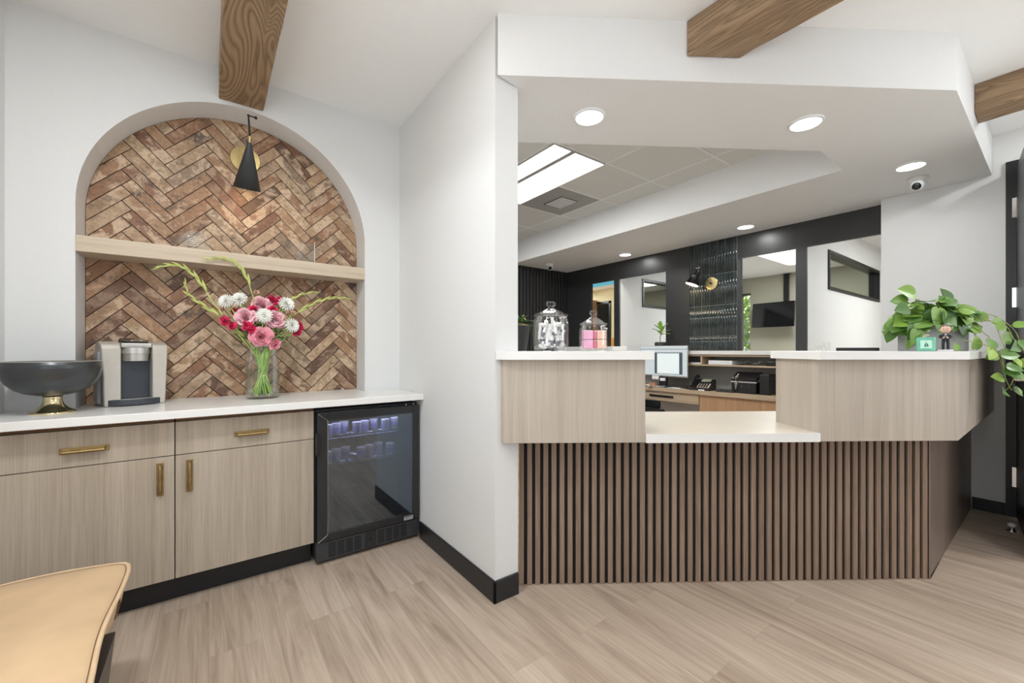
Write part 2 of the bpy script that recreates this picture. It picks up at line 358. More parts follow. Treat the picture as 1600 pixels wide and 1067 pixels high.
# ------------------------------------------------------------------ mesh helpers
I4 = Matrix.Identity(4)
def bm_new(): return bmesh.new()
def box(bm, x0, y0, z0, x1, y1, z1, mt=I4):
    vs_ = [bm.verts.new(mt @ Vector((x, y, z))) for z in (z0, z1) for y in (y0, y1) for x in (x0, x1)]
    for f in ((0,2,3,1),(4,5,7,6),(0,1,5,4),(2,6,7,3),(0,4,6,2),(1,3,7,5)):
        bm.faces.new([vs_[i] for i in f])
    return bm
def prism(bm, pts, z0, z1, mt=I4):
    """vertical prism over a plan polygon (counter-clockwise)"""
    a = [bm.verts.new(mt @ Vector((x, y, z0))) for x, y in pts]
    b = [bm.verts.new(mt @ Vector((x, y, z1))) for x, y in pts]
    n = len(pts)
    bm.faces.new(a[::-1]); bm.faces.new(b)
    for i in range(n):
        j = (i+1) % n
        bm.faces.new((a[i], a[j], b[j], b[i]))
    return bm
def lathe(bm, prof, seg=32, mt=I4, caps=True):
    rings = []
    for r, z in prof:
        rings.append([bm.verts.new(mt @ Vector((r*math.cos(2*PI*i/seg), r*math.sin(2*PI*i/seg), z))) for i in range(seg)])
    for k in range(len(rings)-1):
        for i in range(seg):
            j = (i+1) % seg
            bm.faces.new((rings[k][i], rings[k][j], rings[k+1][j], rings[k+1][i]))
    if caps:
        bm.faces.new(rings[0][::-1]); bm.faces.new(rings[-1])
    return bm
def tube(bm, pts, r, seg=8, caps=True):
    pts = [Vector(p) for p in pts]
    rr = r if isinstance(r, (list, tuple)) else [r]*len(pts)
    rings = []
    t0 = (pts[1]-pts[0]).normalized()
    up = Vector((0, 0, 1)) if abs(t0.z) < 0.9 else Vector((1, 0, 0))
    u = t0.cross(up).normalized()
    for i, p in enumerate(pts):
        if i == 0: t = pts[1]-pts[0]
        elif i == len(pts)-1: t = pts[-1]-pts[-2]
        else: t = pts[i+1]-pts[i-1]
        t.normalize()
        u = (u - t*u.dot(t)).normalized()
        v = t.cross(u)
        rings.append([bm.verts.new(p + (u*math.cos(2*PI*k/seg) + v*math.sin(2*PI*k/seg))*rr[i]) for k in range(seg)])
    for a in range(len(rings)-1):
        for k in range(seg):
            j = (k+1) % seg
            bm.faces.new((rings[a][k], rings[a][j], rings[a+1][j], rings[a+1][k]))
    if caps:
        bm.faces.new(rings[0][::-1]); bm.faces.new(rings[-1])
    return bm
def curve(pts, n=10):
    """Catmull-Rom through the points"""
    P = [Vector(p) for p in pts]
    P = [2*P[0]-P[1]] + P + [2*P[-1]-P[-2]]
    out = []
    for i in range(1, len(P)-2):
        for k in range(n):
            t = k/n
            a, b, c, d = P[i-1], P[i], P[i+1], P[i+2]
            out.append(0.5*((2*b) + (c-a)*t + (2*a-5*b+4*c-d)*t*t + (3*b-a-3*c+d)*t**3))
    out.append(P[-2])
    return out
def TR(loc, rz=0, rx=0, ry=0):
    return Matrix.Translation(loc) @ Matrix.Rotation(rz, 4, 'Z') @ Matrix.Rotation(ry, 4, 'Y') @ Matrix.Rotation(rx, 4, 'X')
def obj(name, bm, mat, parent=None, smooth=False, bevel=0.0, seg=2, recalc=True):
    if recalc: bmesh.ops.recalc_face_normals(bm, faces=bm.faces)
    me = bpy.data.meshes.new(name)
    bm.to_mesh(me); bm.free()
    me.materials.append(mat)
    o = bpy.data.objects.new(name, me)
    C.objects.link(o)
    if parent: o.parent = parent
    if smooth:
        for p in me.polygons: p.use_smooth = True
    if bevel:
        b = o.modifiers.new('bevel', 'BEVEL'); b.width = bevel; b.segments = seg; b.limit_method = 'ANGLE'; b.angle_limit = 0.6
        b.harden_normals = False
    return o
def smooth_angle(o, ang=0.7):
    me = o.data
    for p in me.polygons: p.use_smooth = True
    try: me.set_sharp_from_angle(angle=ang)
    except Exception: pass
    return o
def tag(o, label=None, cat=None, group=None, kind=None):
    if label: o['label'] = label
    if cat: o['category'] = cat
    if group: o['group'] = group
    if kind: o['kind'] = kind
    return o
def thing(name, label, cat, loc=(0, 0, 0), rz=0, group=None):
    o = bpy.data.objects.new(name, None)
    o.empty_display_size = 0.05
    C.objects.link(o); o.location = loc; o.rotation_euler = (0, 0, rz)
    return tag(o, label, cat, group)
def struct(name, bm, mat, label=None, cat=None, parent=None, **kw):
    o = obj(name, bm, mat, parent, **kw)
    if not parent:
        o['kind'] = 'structure'
        o['label'] = label or name.replace('_', ' ')
        o['category'] = cat or name.split('_')[0]
    elif label: o['label'] = label
    return o
def copy_tree(src, loc, rot=None, label=None, group=None):
    r = src.copy(); C.objects.link(r); r.location = loc
    if rot is not None: r.rotation_euler = rot
    if label: r['label'] = label
    if group: r['group'] = group
    for ch in list(src.children):
        c = ch.copy(); C.objects.link(c); c.parent = r
        for g in list(ch.children):
            d = g.copy(); C.objects.link(d); d.parent = c
    return r
def text(s, size, loc, rot, mat, name, parent=None, depth=0.0006, align='CENTER'):
    cu = bpy.data.curves.new(name, 'FONT'); cu.body = s; cu.size = size; cu.extrude = depth; cu.align_x = align; cu.align_y = 'CENTER'
    to = bpy.data.objects.new(name, cu); C.objects.link(to)
    dg = bpy.context.evaluated_depsgraph_get()
    me = bpy.data.meshes.new_from_object(to.evaluated_get(dg))
    bpy.data.objects.remove(to)
    me.materials.clear(); me.materials.append(mat)
    o = bpy.data.objects.new(name, me); C.objects.link(o)
    o.location = loc; o.rotation_euler = rot
    if parent: o.parent = parent
    return o

# ------------------------------------------------------------------ the setting: key numbers (metres)
CEIL = 2.784; SOF = 2.496; TILE = 2.812
WX = 1.094; PX = 1.230; PY = 1.612; AY = 2.828; NB = 3.024
RX = 4.66; DX = 4.82; LY = 4.975
TV = Vector((0.8192, -0.5736)); NV = Vector((0.5736, 0.8192))     # reception desk: along the front, and into the desk
def D(a, b): p = TV*a + NV*b; return (p.x, p.y)

# ---- floor
struct('floor', box(bm_new(), -1.0, -3.4, -0.10, 9.0, 7.8, 0.0), M['floor'], 'greige oak plank floor', 'floor')

# ---- ceiling of the waiting room, the soffit over the desk, tiled ceiling behind it
struct('ceiling', prism(bm_new(), [(-0.90, -3.4), (4.86, -3.4), (4.86, 0.33), (2.999, 0.33), (1.11, 1.62), (1.11, 3.03), (-0.90, 3.03)], CEIL, CEIL+0.1),
       M['ceil'], 'smooth off-white ceiling of the waiting room', 'ceiling')
sof = bm_new()
prism(sof, [(1.094, 1.590), (2.999, 0.322), (4.656, 0.322), (4.656, 0.94), (4.82, 0.945), (4.82, 4.975), (3.666, 4.975), (3.666, 0.954), (3.205, 0.946), (1.230, 2.237), (1.230, 1.612)], SOF, 2.95)
struct('ceiling_soffit', sof, M['soffit'], 'dropped white soffit with recessed lamps above the reception desk', 'ceiling soffit')
tc_ = struct('ceiling_tiles', box(bm_new(), PX, 0.80, TILE, 3.75, 4.975, TILE+0.05), M['tile_ceiling'], 'grey suspended tile ceiling above the staff area', 'ceiling tiles')
gb = bm_new()
for x in (1.546, 2.152, 2.758, 3.382):
    box(gb, x-0.012, 0.9, TILE-0.004, x+0.012, 4.975, TILE)
for y in (1.128, 1.734, 2.346, 2.956, 3.595, 4.20, 4.81):
    box(gb, PX, y-0.012, TILE-0.005, 3.666, y+0.012, TILE)
obj('ceiling_grid', gb, M['white'], tc_)

# ---- walls
wb = bm_new()
cx, rad, spring = 0.169, 0.683, 1.913
pts = [(-0.734, 0.885), (-0.734, CEIL), (WX, CEIL), (WX, 0.885), (cx+rad, 0.885)]
for i in range(0, 49):
    a = PI*i/48
    pts.append((cx + rad*math.cos(a), spring + rad*math.sin(a)))
pts.append((cx-rad, 0.885))
mt = Matrix.Translation((0, NB, 0)) @ Matrix.Rotation(PI/2, 4, 'X')
prism(wb, pts, 0, NB-AY, mt)
box(wb, -0.734, AY, 0, WX, NB, 0.885)
struct('wall_arch', wb, M['wall'], 'white wall with the arched niche over the coffee counter', 'wall')
wl = bm_new(); box(wl, -0.90, 1.6, 0, -0.734, 3.10, CEIL); box(wl, -0.90, -0.2, 0, -0.734, 1.6, 0.85); box(wl, -0.90, -0.2, 2.4, -0.734, 1.6, CEIL)
struct('wall_left', wl, M['wall'], 'white wall at the left edge of the coffee counter', 'wall')
wl = bm_new()
box(wl, -0.90, -3.4, 0, -0.734, -2.5, CEIL); box(wl, -0.90, -0.5, 0, -0.734, -0.2, CEIL)
box(wl, -0.90, -2.5, 0, -0.734, -0.5, 0.5); box(wl, -0.90, -2.5, 2.5, -0.734, -0.5, CEIL)
struct('wall_left_window', wl, M['wall'], 'white wall with an added window opening behind the viewer', 'wall')
# partition between the coffee niche and the desk
pw = bm_new()
prism(pw, [(WX, PY), (PX, PY), (PX, 4.975), (WX, 4.975)], 0, CEIL+0.03)
struct('wall_partition', pw, M['wall'], 'white partition wall between coffee counter and reception desk', 'wall')
# right wall with doorway
rw = bm_new()
box(rw, RX, 0.256, 0, DX, 0.944, CEIL)
box(rw, RX, -0.95, 2.55, DX, 0.256, CEIL)
box(rw, RX, -3.4, 0, DX, -2.8, CEIL); box(rw, RX, -1.4, 0, DX, -0.95, CEIL); box(rw, RX, -2.8, 0, DX, -1.4, 0.5); box(rw, RX, -2.8, 2.5, DX, -1.4, CEIL)
struct('wall_right', rw, M['wall'], 'white wall to the right of the reception desk', 'wall')
bw = bm_new()
box(bw, -0.9, -3.4, 0, 5.9, -3.24, 0.45); box(bw, -0.9, -3.4, 2.55, 5.9, -3.24, CEIL)
box(bw, -0.9, -3.4, 0.45, -0.6, -3.24, 2.55); box(bw, 1.8, -3.4, 0.45, 2.6, -3.24, 2.55); box(bw, 4.2, -3.4, 0.45, 5.9, -3.24, 2.55)
struct('wall_back', bw, M['darkwall'], 'charcoal wall with windows behind the viewer', 'wall')
# charcoal wall with four openings
dw = bm_new()
ops = [(0.975, 1.543), (1.638, 2.170), (3.118, 3.878), (3.972, 4.414)]
ys = [0.944]
for a, b in ops:
    if a > ys[-1]: box(dw, DX, ys[-1], 0, DX+0.03, a, SOF+0.2)
    box(dw, DX, a, 0, DX+0.03, b, 1.15)
    box(dw, DX, a, 2.236, DX+0.03, b, SOF+0.2)
    ys.append(b)
box(dw, DX, ys[-1], 0, DX+0.03, 5.1, SOF+0.2)
struct('wall_charcoal', dw, M['darkwall'], 'charcoal wall with four openings behind the staff area', 'wall')
fl = bm_new()
box(fl, PX, LY, 0, DX, LY+0.12, 2.95)
n = 54
for i in range(n):
    x = PX + 0.02 + i*0.066
    if x + 0.04 < DX: box(fl, x, LY-0.022, 0, x+0.042, LY, SOF)
struct('wall_fluted', fl, M['darkwall'], 'charcoal wall of vertical flutes at the far left of the staff area', 'wall')

# rooms behind the charcoal wall
IX0 = DX+0.03
r1 = bm_new()
def pane_wall(bm, y, x0, x1, wx0, wx1, wz0, wz1, top, t=0.10, s=1):
    box(bm, x0, y, 0, x1, y+t*s, wz0); box(bm, x0, y, wz1, x1, y+t*s, top)
    box(bm, x0, y, wz0, wx0, y+t*s, wz1); box(bm, wx1, y, wz0, x1, y+t*s, wz1)
pane_wall(r1, 1.545, IX0, 8.6, 5.443, 7.50, 1.865, 2.30, 2.62, 0.09)
struct('wall_room_divider', r1, M['wall'], 'white dividing wall with a high interior window, right', 'wall')
r2 = bm_new()
pane_wall(r2, 3.882, IX0, 8.6, 5.375, 7.40, 1.865, 2.30, 2.62, 0.09)
struct('wall_room_divider_far', r2, M['wall'], 'white dividing wall with a high interior window, centre', 'wall')
r3 = bm_new()
box(r3, 8.6, 1.0, 0, 8.7, 3.70, 2.62); box(r3, 8.6, 3.87, 0, 8.7, 5.2, 2.62); box(r3, 8.6, 3.70, 2.30, 8.7, 3.87, 2.62); box(r3, 8.6, 3.70, 0, 8.7, 3.87, 0.4)
box(r3, 8.6, -1.0, 0, 8.7, 1.0, 2.62)
box(r3, 6.85, 4.98, 0, 8.6, 5.06, 2.62)
struct('wall_olive', r3, M['olive'], 'olive green far wall of the consulting room', 'wall')
r4 = bm_new()
box(r4, 6.8, 4.98, 0, 6.88, 5.72, 2.62); box(r4, 6.8, 6.14, 0, 6.88, 7.7, 2.62); box(r4, 6.8, 5.72, 2.2, 6.88, 6.14, 2.62)
box(r4, IX0, 7.6, 0, 6.9, 7.7, 2.62)
struct('wall_cream', r4, M['cream'], 'cream wall of the far left room', 'wall')
struct('wall_far_right', box(bm_new(), DX+0.03, -1.0, 0, 8.7, -0.9, 2.62), M['wall'], 'white end wall of the right room', 'wall')
rc = bm_new()
box(rc, IX0, 3.98, 2.50, 6.79, 7.59, 2.56)
box(rc, IX0, -1.0, 2.62, 8.7, 7.7, 2.70)
struct('ceiling_rooms', rc, M['ceil'], 'white ceiling of the rooms behind the charcoal wall', 'ceiling')
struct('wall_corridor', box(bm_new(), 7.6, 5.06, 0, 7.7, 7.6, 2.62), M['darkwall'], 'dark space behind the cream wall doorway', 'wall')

# interior windows: black frames with panes
def int_window(nm, y, x0, x1, z0, z1, label):
    f = bm_new(); w = 0.035
    box(f, x0, y-0.015, z0, x1, y+0.10, z0+w); box(f, x0, y-0.015, z1-w, x1, y+0.10, z1)
    box(f, x0, y-0.015, z0+w, x0+w, y+0.10, z1-w); box(f, x1-w, y-0.015, z0+w, x1, y+0.10, z1-w)
    w_ = struct(nm, f, M['black'], label, 'window')
    p = bm_new(); box(p, x0+w, y+0.04, z0+w, x1-w, y+0.046, z1-w)
    obj('window_pane', p, M['windowglass'], w_)
    return w_
int_window('window_1', 1.545, 5.443, 7.50, 1.865, 2.30, 'black framed high window in the right dividing wall')
int_window('window_2', 3.882, 5.375, 7.40, 1.865, 2.30, 'black framed high window in the centre dividing wall')
f = bm_new()
box(f, 8.57, 3.69, 2.29, 8.7, 3.88, 2.32)
box(f, 8.62, 3.695, 0.4, 8.66, 3.705, 2.29)
w3 = struct('window_3', f, M['black'], 'narrow window showing sunlit leaves', 'window')
p = bm_new(); box(p, 8.64, 3.705, 0.4, 8.645, 3.87, 2.29); obj('window_pane', p, M['windowglass'], w3)

# baseboards
bb = bm_new()
box(bb, WX-0.012, PY-0.012, 0, WX, 2.46, 0.105)
box(bb, WX-0.012, PY-0.012, 0, PX-0.001, PY, 0.105)
struct('baseboard_partition', bb, M['base'], 'black baseboard around the partition wall', 'baseboard', bevel=0.003)
bb = bm_new(); box(bb, RX-0.012, 0.258, 0, RX, 0.42, 0.09)
struct('baseboard_right', bb, M['base'], 'black baseboard beside the door', 'baseboard', bevel=0.003)

# door at the right edge
fr = bm_new()
box(fr, RX-0.018, 0.205, 0, RX+0.002, 0.256, 2.56); box(fr, RX-0.018, -0.95, 2.50, RX+0.002, 0.205, 2.56)
box(fr, RX+0.002, 0.235, 0, DX+0.01, 0.256, 2.55); box(fr, RX+0.07, 0.185, 0, DX-0.02, 0.235, 2.53)
box(fr, RX+0.002, -0.95, 2.53, DX+0.01, 0.235, 2.55)
df = struct('door_1', fr, M['base'], 'black door frame at the right edge', 'door')
ang = math.atan2(-0.10, -0.89)
lm = TR((RX-0.022, 0.188, 0), ang)
lf = bm_new(); box(lf, 0.01, -0.02, 0.012, 0.90, 0.024, 2.50, lm)
leaf_o = obj('door_leaf', lf, M['base'], df, bevel=0.003)
hg = bm_new()
for z in (0.29, 1.577, 2.22):
    h_ = bm_new()
    box(h_, RX-0.024, 0.196, z-0.07, RX-0.018, 0.226, z+0.07)
    tube(h_, [(RX-0.028, 0.198, z-0.07), (RX-0.028, 0.198, z+0.07)], 0.008, 10)
    obj('hinge', h_, M['chrome'], df)
hb = bm_new()
tube(hb, [lm @ Vector((0.84, -0.02, 1.03)), lm @ Vector((0.84, -0.075, 1.03)), lm @ Vector((0.74, -0.08, 1.03))], 0.011, 10)
obj('door_handle', hb, M['chrome'], leaf_o)
hg.free()
ds = thing('door_stop', 'small chrome dome door stop on the floor by the door', 'door stop', (4.276, 0.209, 0))
obj('base_disc', lathe(bm_new(), [(0.028, 0), (0.028, 0.006), (0.012, 0.010), (0.012, 0.03)], 16), M['chrome'], ds, smooth=True)
obj('rubber_bumper', lathe(bm_new(), [(0.012, 0.03), (0.020, 0.034), (0.020, 0.048), (0.008, 0.055)], 16), M['white'], ds, smooth=True)

# outside greenery seen by the narrow window
def bush(nm, c, rx, ry, rz, nleaf, label):
    bm = bm_new(); r = random.Random(3)
    for i in range(nleaf):
        th, ph = r.uniform(0, 2*PI), math.acos(r.uniform(-1, 1)); k = r.uniform(0.75, 1.05)
        p = Vector((c[0]+rx*k*math.sin(ph)*math.cos(th), c[1]+ry*k*math.sin(ph)*math.sin(th), c[2]+rz*k*math.cos(ph)))
        q = Matrix.Translation(p) @ Matrix.Rotation(r.uniform(0, 6), 4, 'Z') @ Matrix.Rotation(r.uniform(-1.2, 1.2), 4, 'X')
        s = r.uniform(0.05, 0.11)
        v = [bm.verts.new(q @ Vector(w)) for w in ((0, -s, 0), (s*0.5, 0, 0.01), (0, s, 0), (-s*0.5, 0, 0.01))]
        bm.faces.new(v)
    return obj(nm, bm, M['hedge'])
tag(bush('garden_shrub', (10.6, 4.9, 1.25), 0.8, 1.3, 1.25, 5200, ''), 'sunlit green shrub outside the narrow window', 'shrub')
sunl = bpy.data.lights.new('garden_sun', 'SUN'); sunl.energy = 30.0; sunl.angle = 0.01
so = bpy.data.objects.new('garden_sun', sunl); so.rotation_euler = Vector((-0.03, -1.0, -0.8)).to_track_quat('-Z', 'Y').to_euler(); so.location = (7, 3, 6); C.objects.link(so)

# ------------------------------------------------------------------ beams
def beam(x0, x1, y0a, y0b, label):
    bm = bm_new()
    prism(bm, [(x0, -3.22), (x1, -3.22), (x1, y0b), (x0, y0a)], 2.612, CEIL-0.002)
    bmesh.ops.subdivide_edges(bm, edges=[e for e in bm.edges if abs((e.verts[0].co-e.verts[1].co).y) > 2], cuts=60, use_grid_fill=True)
    for v in bm.verts:
        if v.co.z < 2.7 and v.co.y < min(y0a, y0b)-0.01:
            k = noise.noise(Vector((v.co.x*7, v.co.y*3.5, v.co.z*5)))*0.005
            v.co.x += k; v.co.z += abs(k)
    o = obj('ceiling_beam', bm, M['beam'], bevel=0.004)
    return tag(o, label, 'beam', 'carved wooden ceiling beams')
beam(0.046, 0.259, AY-0.001, AY-0.001, 'carved brown wooden beam ending above the arched niche')
beam(1.848, 2.065, 1.083, 0.938, 'brown wooden ceiling beam meeting the soffit above the desk front')
beam(3.669, 3.862, 0.321, 0.321, 'brown wooden ceiling beam at the right edge by the door')

# ------------------------------------------------------------------ herringbone niche
def clip(poly, inside, inter):
    out = []
    for i in range(len(poly)):
        a, b = poly[i], poly[(i+1) % len(poly)]
        ia, ib = inside(a), inside(b)
        if ia: out.append(a)
        if ia != ib: out.append(inter(a, b))
    return out
def clip_line(poly, px, py, nx, ny):
    def d(p): return (p[0]-px)*nx + (p[1]-py)*ny
    return clip(poly, lambda p: d(p) >= 0, lambda a, b: (a[0]+(b[0]-a[0])*d(a)/(d(a)-d(b)), a[1]+(b[1]-a[1])*d(a)/(d(a)-d(b))))
def area2(p): return 0.5*sum(p[i][0]*p[(i+1) % len(p)][1]-p[(i+1) % len(p)][0]*p[i][1] for i in range(len(p)))
niche = struct('wall_niche', box(bm_new(), cx-rad-0.05, NB, 0.85, cx+rad+0.05, NB+0.06, spring+rad+0.05), M['joint'], 'dark backing of the arched niche', 'wall')
hb = bm_new(); cl = hb.loops.layers.float_color.new('Col')
w_, l_ = 0.0417, 0.1785
bricks = []
for k in range(-3, 6):
    x0 = -0.377 + 0.357*k
    for j in range(-20, 12):
        z = 2.172 + 0.0834*j
        bricks.append([(x0, z), (x0+w_, z+w_), (x0+w_+l_, z+w_-l_), (x0+l_, z-l_)])
        x1 = x0 + l_; z1 = z - l_
        bricks.append([(x1, z1), (x1+l_, z1+l_), (x1+l_+w_, z1+l_-w_), (x1+w_, z1-w_)])
g = 0.0019
for bq in bricks:
    c0 = (sum(p[0] for p in bq)/4, sum(p[1] for p in bq)/4)
    if abs(c0[0]-cx) > rad+0.2 or c0[1] < 0.75 or c0[1] > 2.8: continue
    poly = bq if area2(bq) > 0 else bq[::-1]
    # joint: shrink by moving each edge inwards
    src = poly[:]
    for i in range(4):
        a, b = src[i], src[(i+1) % 4]
        L = math.hypot(b[0]-a[0], b[1]-a[1]); nx, ny = -(b[1]-a[1])/L, (b[0]-a[0])/L
        poly = clip_line(poly, a[0]+nx*g, a[1]+ny*g, nx, ny)
    R_ = rad - 0.002
    poly = clip_line(poly, cx-R_, 0, 1, 0)
    if poly: poly = clip_line(poly, cx+R_, 0, -1, 0)
    if poly: poly = clip_line(poly, 0, 0.915, 0, 1)
    for i in range(48):
        if not poly: break
        a = PI*(i+0.5)/48
        poly = clip_line(poly, cx+R_*math.cos(a), spring+R_*math.sin(a), -math.cos(a), -math.sin(a))
    if len(poly) < 3: continue
    q = []
    for p in poly:
        if not q or math.hypot(p[0]-q[-1][0], p[1]-q[-1][1]) > 1e-4: q.append(p)
    if len(q) > 2 and math.hypot(q[0][0]-q[-1][0], q[0][1]-q[-1][1]) < 1e-4: q.pop()
    if len(q) < 3 or abs(area2(q)) < 1e-5: continue
    m = (sum(p[0] for p in q)/len(q), sum(p[1] for p in q)/len(q))
    yo = NB - 0.0045 - rnd.uniform(0, 0.0008)
    bot = [hb.verts.new((p[0], NB, p[1])) for p in q]
    mid = [hb.verts.new((p[0], yo+0.001, p[1])) for p in q]
    top = []
    for p in q:
        d = math.hypot(p[0]-m[0], p[1]-m[1]); s = max(0, 1-0.0013/d) if d > 0 else 1
        top.append(hb.verts.new((m[0]+(p[0]-m[0])*s, yo, m[1]+(p[1]-m[1])*s)))
    fs = [hb.faces.new(top)]
    for i in range(len(q)):
        j = (i+1) % len(q)
        fs.append(hb.faces.new((bot[i], bot[j], mid[j], mid[i]))); fs.append(hb.faces.new((mid[i], mid[j], top[j], top[i])))
    col = (rnd.random(), rnd.random(), rnd.random()**1.3, 1)
    for f_ in fs:
        for lp in f_.loops: lp[cl] = col
obj('herringbone_tiles', hb, M['brick'], niche)['label'] = 'aged brown herringbone tiles'

# floating shelf
sh = bm_new(); box(sh, cx-rad+0.001, AY-0.004, 1.677, cx+rad-0.001, NB-0.006, 1.755)
tag(obj('wall_shelf', sh, M['shelfwood'], bevel=0.0015), 'thick pale wood shelf spanning the arched niche', 'shelf')

# ------------------------------------------------------------------ coffee counter
cb = bm_new()
prism(cb, [(-0.733, 2.415), (WX-0.001, 2.415), (WX-0.001, AY-0.001), (cx+rad-0.002, AY-0.001), (cx+rad-0.002, NB-0.006), (cx-rad+0.002, NB-0.006), (cx-rad+0.002, AY-0.001), (-0.733, AY-0.001)], 0.886, 0.923)
tag(obj('countertop', cb, M['quartz'], bevel=0.003), 'white quartz worktop along the coffee niche', 'worktop')

def pull(parent, cxx, cz, L, vertical):
    """flanged brass cup-bar pull; local y is out of the door"""
    h = bm_new(); w = 0.026
    if vertical: box(h, cxx-w/2, -0.0035, cz-L/2, cxx+w/2, -0.0002, cz+L/2)
    else: box(h, cxx-L/2, -0.0035, cz-w/2, cxx+L/2, -0.0002, cz+w/2)
    ho = obj('handle', h, M['antique'], parent, bevel=0.001)
    g_ = bm_new(); l2 = L/2-0.012
    if vertical:
        tube(g_, curve([(cxx, -0.003, cz-l2), (cxx, -0.020, cz-l2+0.006), (cxx, -0.022, cz), (cxx, -0.020, cz+l2-0.006), (cxx, -0.003, cz+l2)], 5), 0.0065, 8)
    else:
        tube(g_, [(cxx-l2, -0.018, cz-0.004), (cxx+l2, -0.018, cz-0.004)], 0.0075, 10)
        box(g_, cxx-l2, -0.016, cz-0.002, cxx+l2, -0.0035, cz+0.009)
    obj('grip', g_, M['antique'], ho, bevel=0.001)
    return ho
def cabinet(x0, x1, door_handle_x, drawer_handle_x, label):
    t = thing('base_cabinet', label, 'cabinet', (x0, 2.487, 0))
    W = x1-x0
    obj('carcass', box(bm_new(), 0.003, 0.022, 0.125, W-0.003, 0.335, 0.884), M['walnut'], t)
    obj('carcass_rail', box(bm_new(), 0.003, 0.005, 0.866, W-0.003, 0.022, 0.884), M['thread'], t)
    dr = obj('drawer', box(bm_new(), 0.002, 0, 0.708, W-0.002, 0.020, 0.862), M['cab'], t, bevel=0.001)
    dd = obj('door', box(bm_new(), 0.002, 0, 0.128, W-0.002, 0.020, 0.7045), M['cab'], t, bevel=0.001)
    pull(dr, drawer_handle_x-x0, 0.777, 0.152, False)
    pull(dd, door_handle_x-x0, 0.603, 0.152, True)
    return t
cabinet(-0.731, -0.127, -0.180, -0.424, 'pale wood base cabinet at the left edge, pull at its right')
cabinet(-0.127, 0.472, -0.073, 0.180, 'pale wood base cabinet beside the beverage fridge')
tag(obj('toe_kick', box(bm_new(), -0.731, 2.565, 0, 0.468, 2.60, 0.124), M['base']), 'black plinth under the two base cabinets', 'plinth')

# beverage fridge
fx = thing('beverage_fridge', 'black undercounter beverage fridge with glass door', 'fridge', (0.478, 2.458, 0))
W = 0.608
b_ = bm_new()
box(b_, 0, 0.052, 0.02, 0.02, 0.365, 0.862); box(b_, W-0.02, 0.052, 0.02, W, 0.365, 0.862)
box(b_, 0.02, 0.052, 0.842, W-0.02, 0.365, 0.862); box(b_, 0.02, 0.052, 0.02, W-0.02, 0.365, 0.14); box(b_, 0.02, 0.345, 0.14, W-0.02, 0.365, 0.842)
obj('body', b_, M['liner'], fx)
d_ = bm_new()
ox0, ox1, oz0, oz1 = 0.004, W-0.006, 0.129, 0.852
ix0, ix1, iz0, iz1 = 0.060, W-0.045, 0.168, 0.803
for (a0, a1, c0_, c1_) in ((ox0, ix0, oz0, oz1), (ix1, ox1, oz0, oz1), (ix0, ix1, oz0, iz0), (ix0, ix1, iz1, oz1)):
    box(d_, a0, 0.0, c0_, a1, 0.045, c1_)
dor = obj('door', d_, M['fridge_frame'], fx, bevel=0.003)
obj('glass_pane', box(bm_new(), ix0-0.002, 0.006, iz0-0.002, ix1+0.002, 0.014, iz1+0.002), M['fridge_glass'], dor)
e_ = bm_new()
tube(e_, [(0.008, -0.002, 0.845), (0.058, -0.0015, 0.806), (0.058, -0.0015, 0.166), (0.008, -0.002, 0.132)], 0.0012, 6)
obj('frame_mitre', e_, M['steel'], dor)
hd = bm_new(); box(hd, -0.004, -0.020, 0.62, 0.016, 0.0, 0.74); obj('door_handle', hd, M['gloss_black'], dor, bevel=0.004)
bd = bm_new()
x0_, x1_, z0_, z1_ = W-0.104, W-0.047, 0.135, 0.157
box(bd, x0_, -0.0012, z0_, x1_, 0, z0_+0.0018); box(bd, x0_, -0.0012, z1_-0.0018, x1_, 0, z1_); box(bd, x0_, -0.0012, z0_, x0_+0.0018, 0, z1_); box(bd, x1_-0.0018, -0.0012, z0_, x1_, 0, z1_)
bdo = obj('badge', bd, M['whiteprint'], dor)
text('newair', 0.0195, ((x0_+x1_)/2, -0.0008, (z0_+z1_)/2), (PI/2, 0, 0), M['whiteprint'], 'badge_lettering', bdo)
g_ = bm_new(); box(g_, 0.0, 0.012, 0.02, W, 0.05, 0.122)
gr = obj('vent_grille', g_, M['grille_black'], fx, bevel=0.003)
for blk in (0.065, 0.345):
    s_ = bm_new()
    for c_ in range(4):
        for r_ in range(7):
            x = blk + c_*0.047; z = 0.034 + r_*0.0115
            box(s_, x, 0.0105, z, x+0.038, 0.0122, z+0.0055)
    obj('vent_slots', s_, M['felt'], gr)
k_ = bm_new(); lathe(k_, [(0.004, 0), (0.004, 0.004)], 12, TR((0.300, 0.012, 0.075), 0, PI/2)); obj('lock', k_, M['chrome'], gr)
lk = bm_new(); box(lk, 0.268, 0.008, 0.030, 0.330, 0.012, 0.118); obj('lock_plate', lk, M['fridge_frame'], gr, bevel=0.002)
for x in (W-0.085, W-0.035): obj('hinge_screw', lathe(bm_new(), [(0.004, 0), (0.004, 0.003)], 10, TR((x, 0.020, 0.857), 0, PI/2)), M['chrome'], fx)
for zz in (0.690, 0.535):
    s_ = bm_new()
    for i in range(14): tube(s_, [(0.03, 0.06+i*0.021, zz), (W-0.03, 0.06+i*0.021, zz)], 0.0012, 5)
    tube(s_, [(0.03, 0.055, zz), (W-0.03, 0.055, zz)], 0.003, 6)
    obj('wire_rack', s_, M['chrome'], fx)
jr = None
posn = []
for row, zz, xs in ((0, 0.694, [0.06, 0.115, 0.165, 0.225, 0.28, 0.345, 0.40, 0.47]), (1, 0.539, [0.055, 0.115, 0.175, 0.25, 0.31, 0.375, 0.43])):
    for i, x in enumerate(xs):
        posn.append((0.478+x+0.02, 2.458+0.10+0.03*((i*7+row*3) % 3), zz, row))
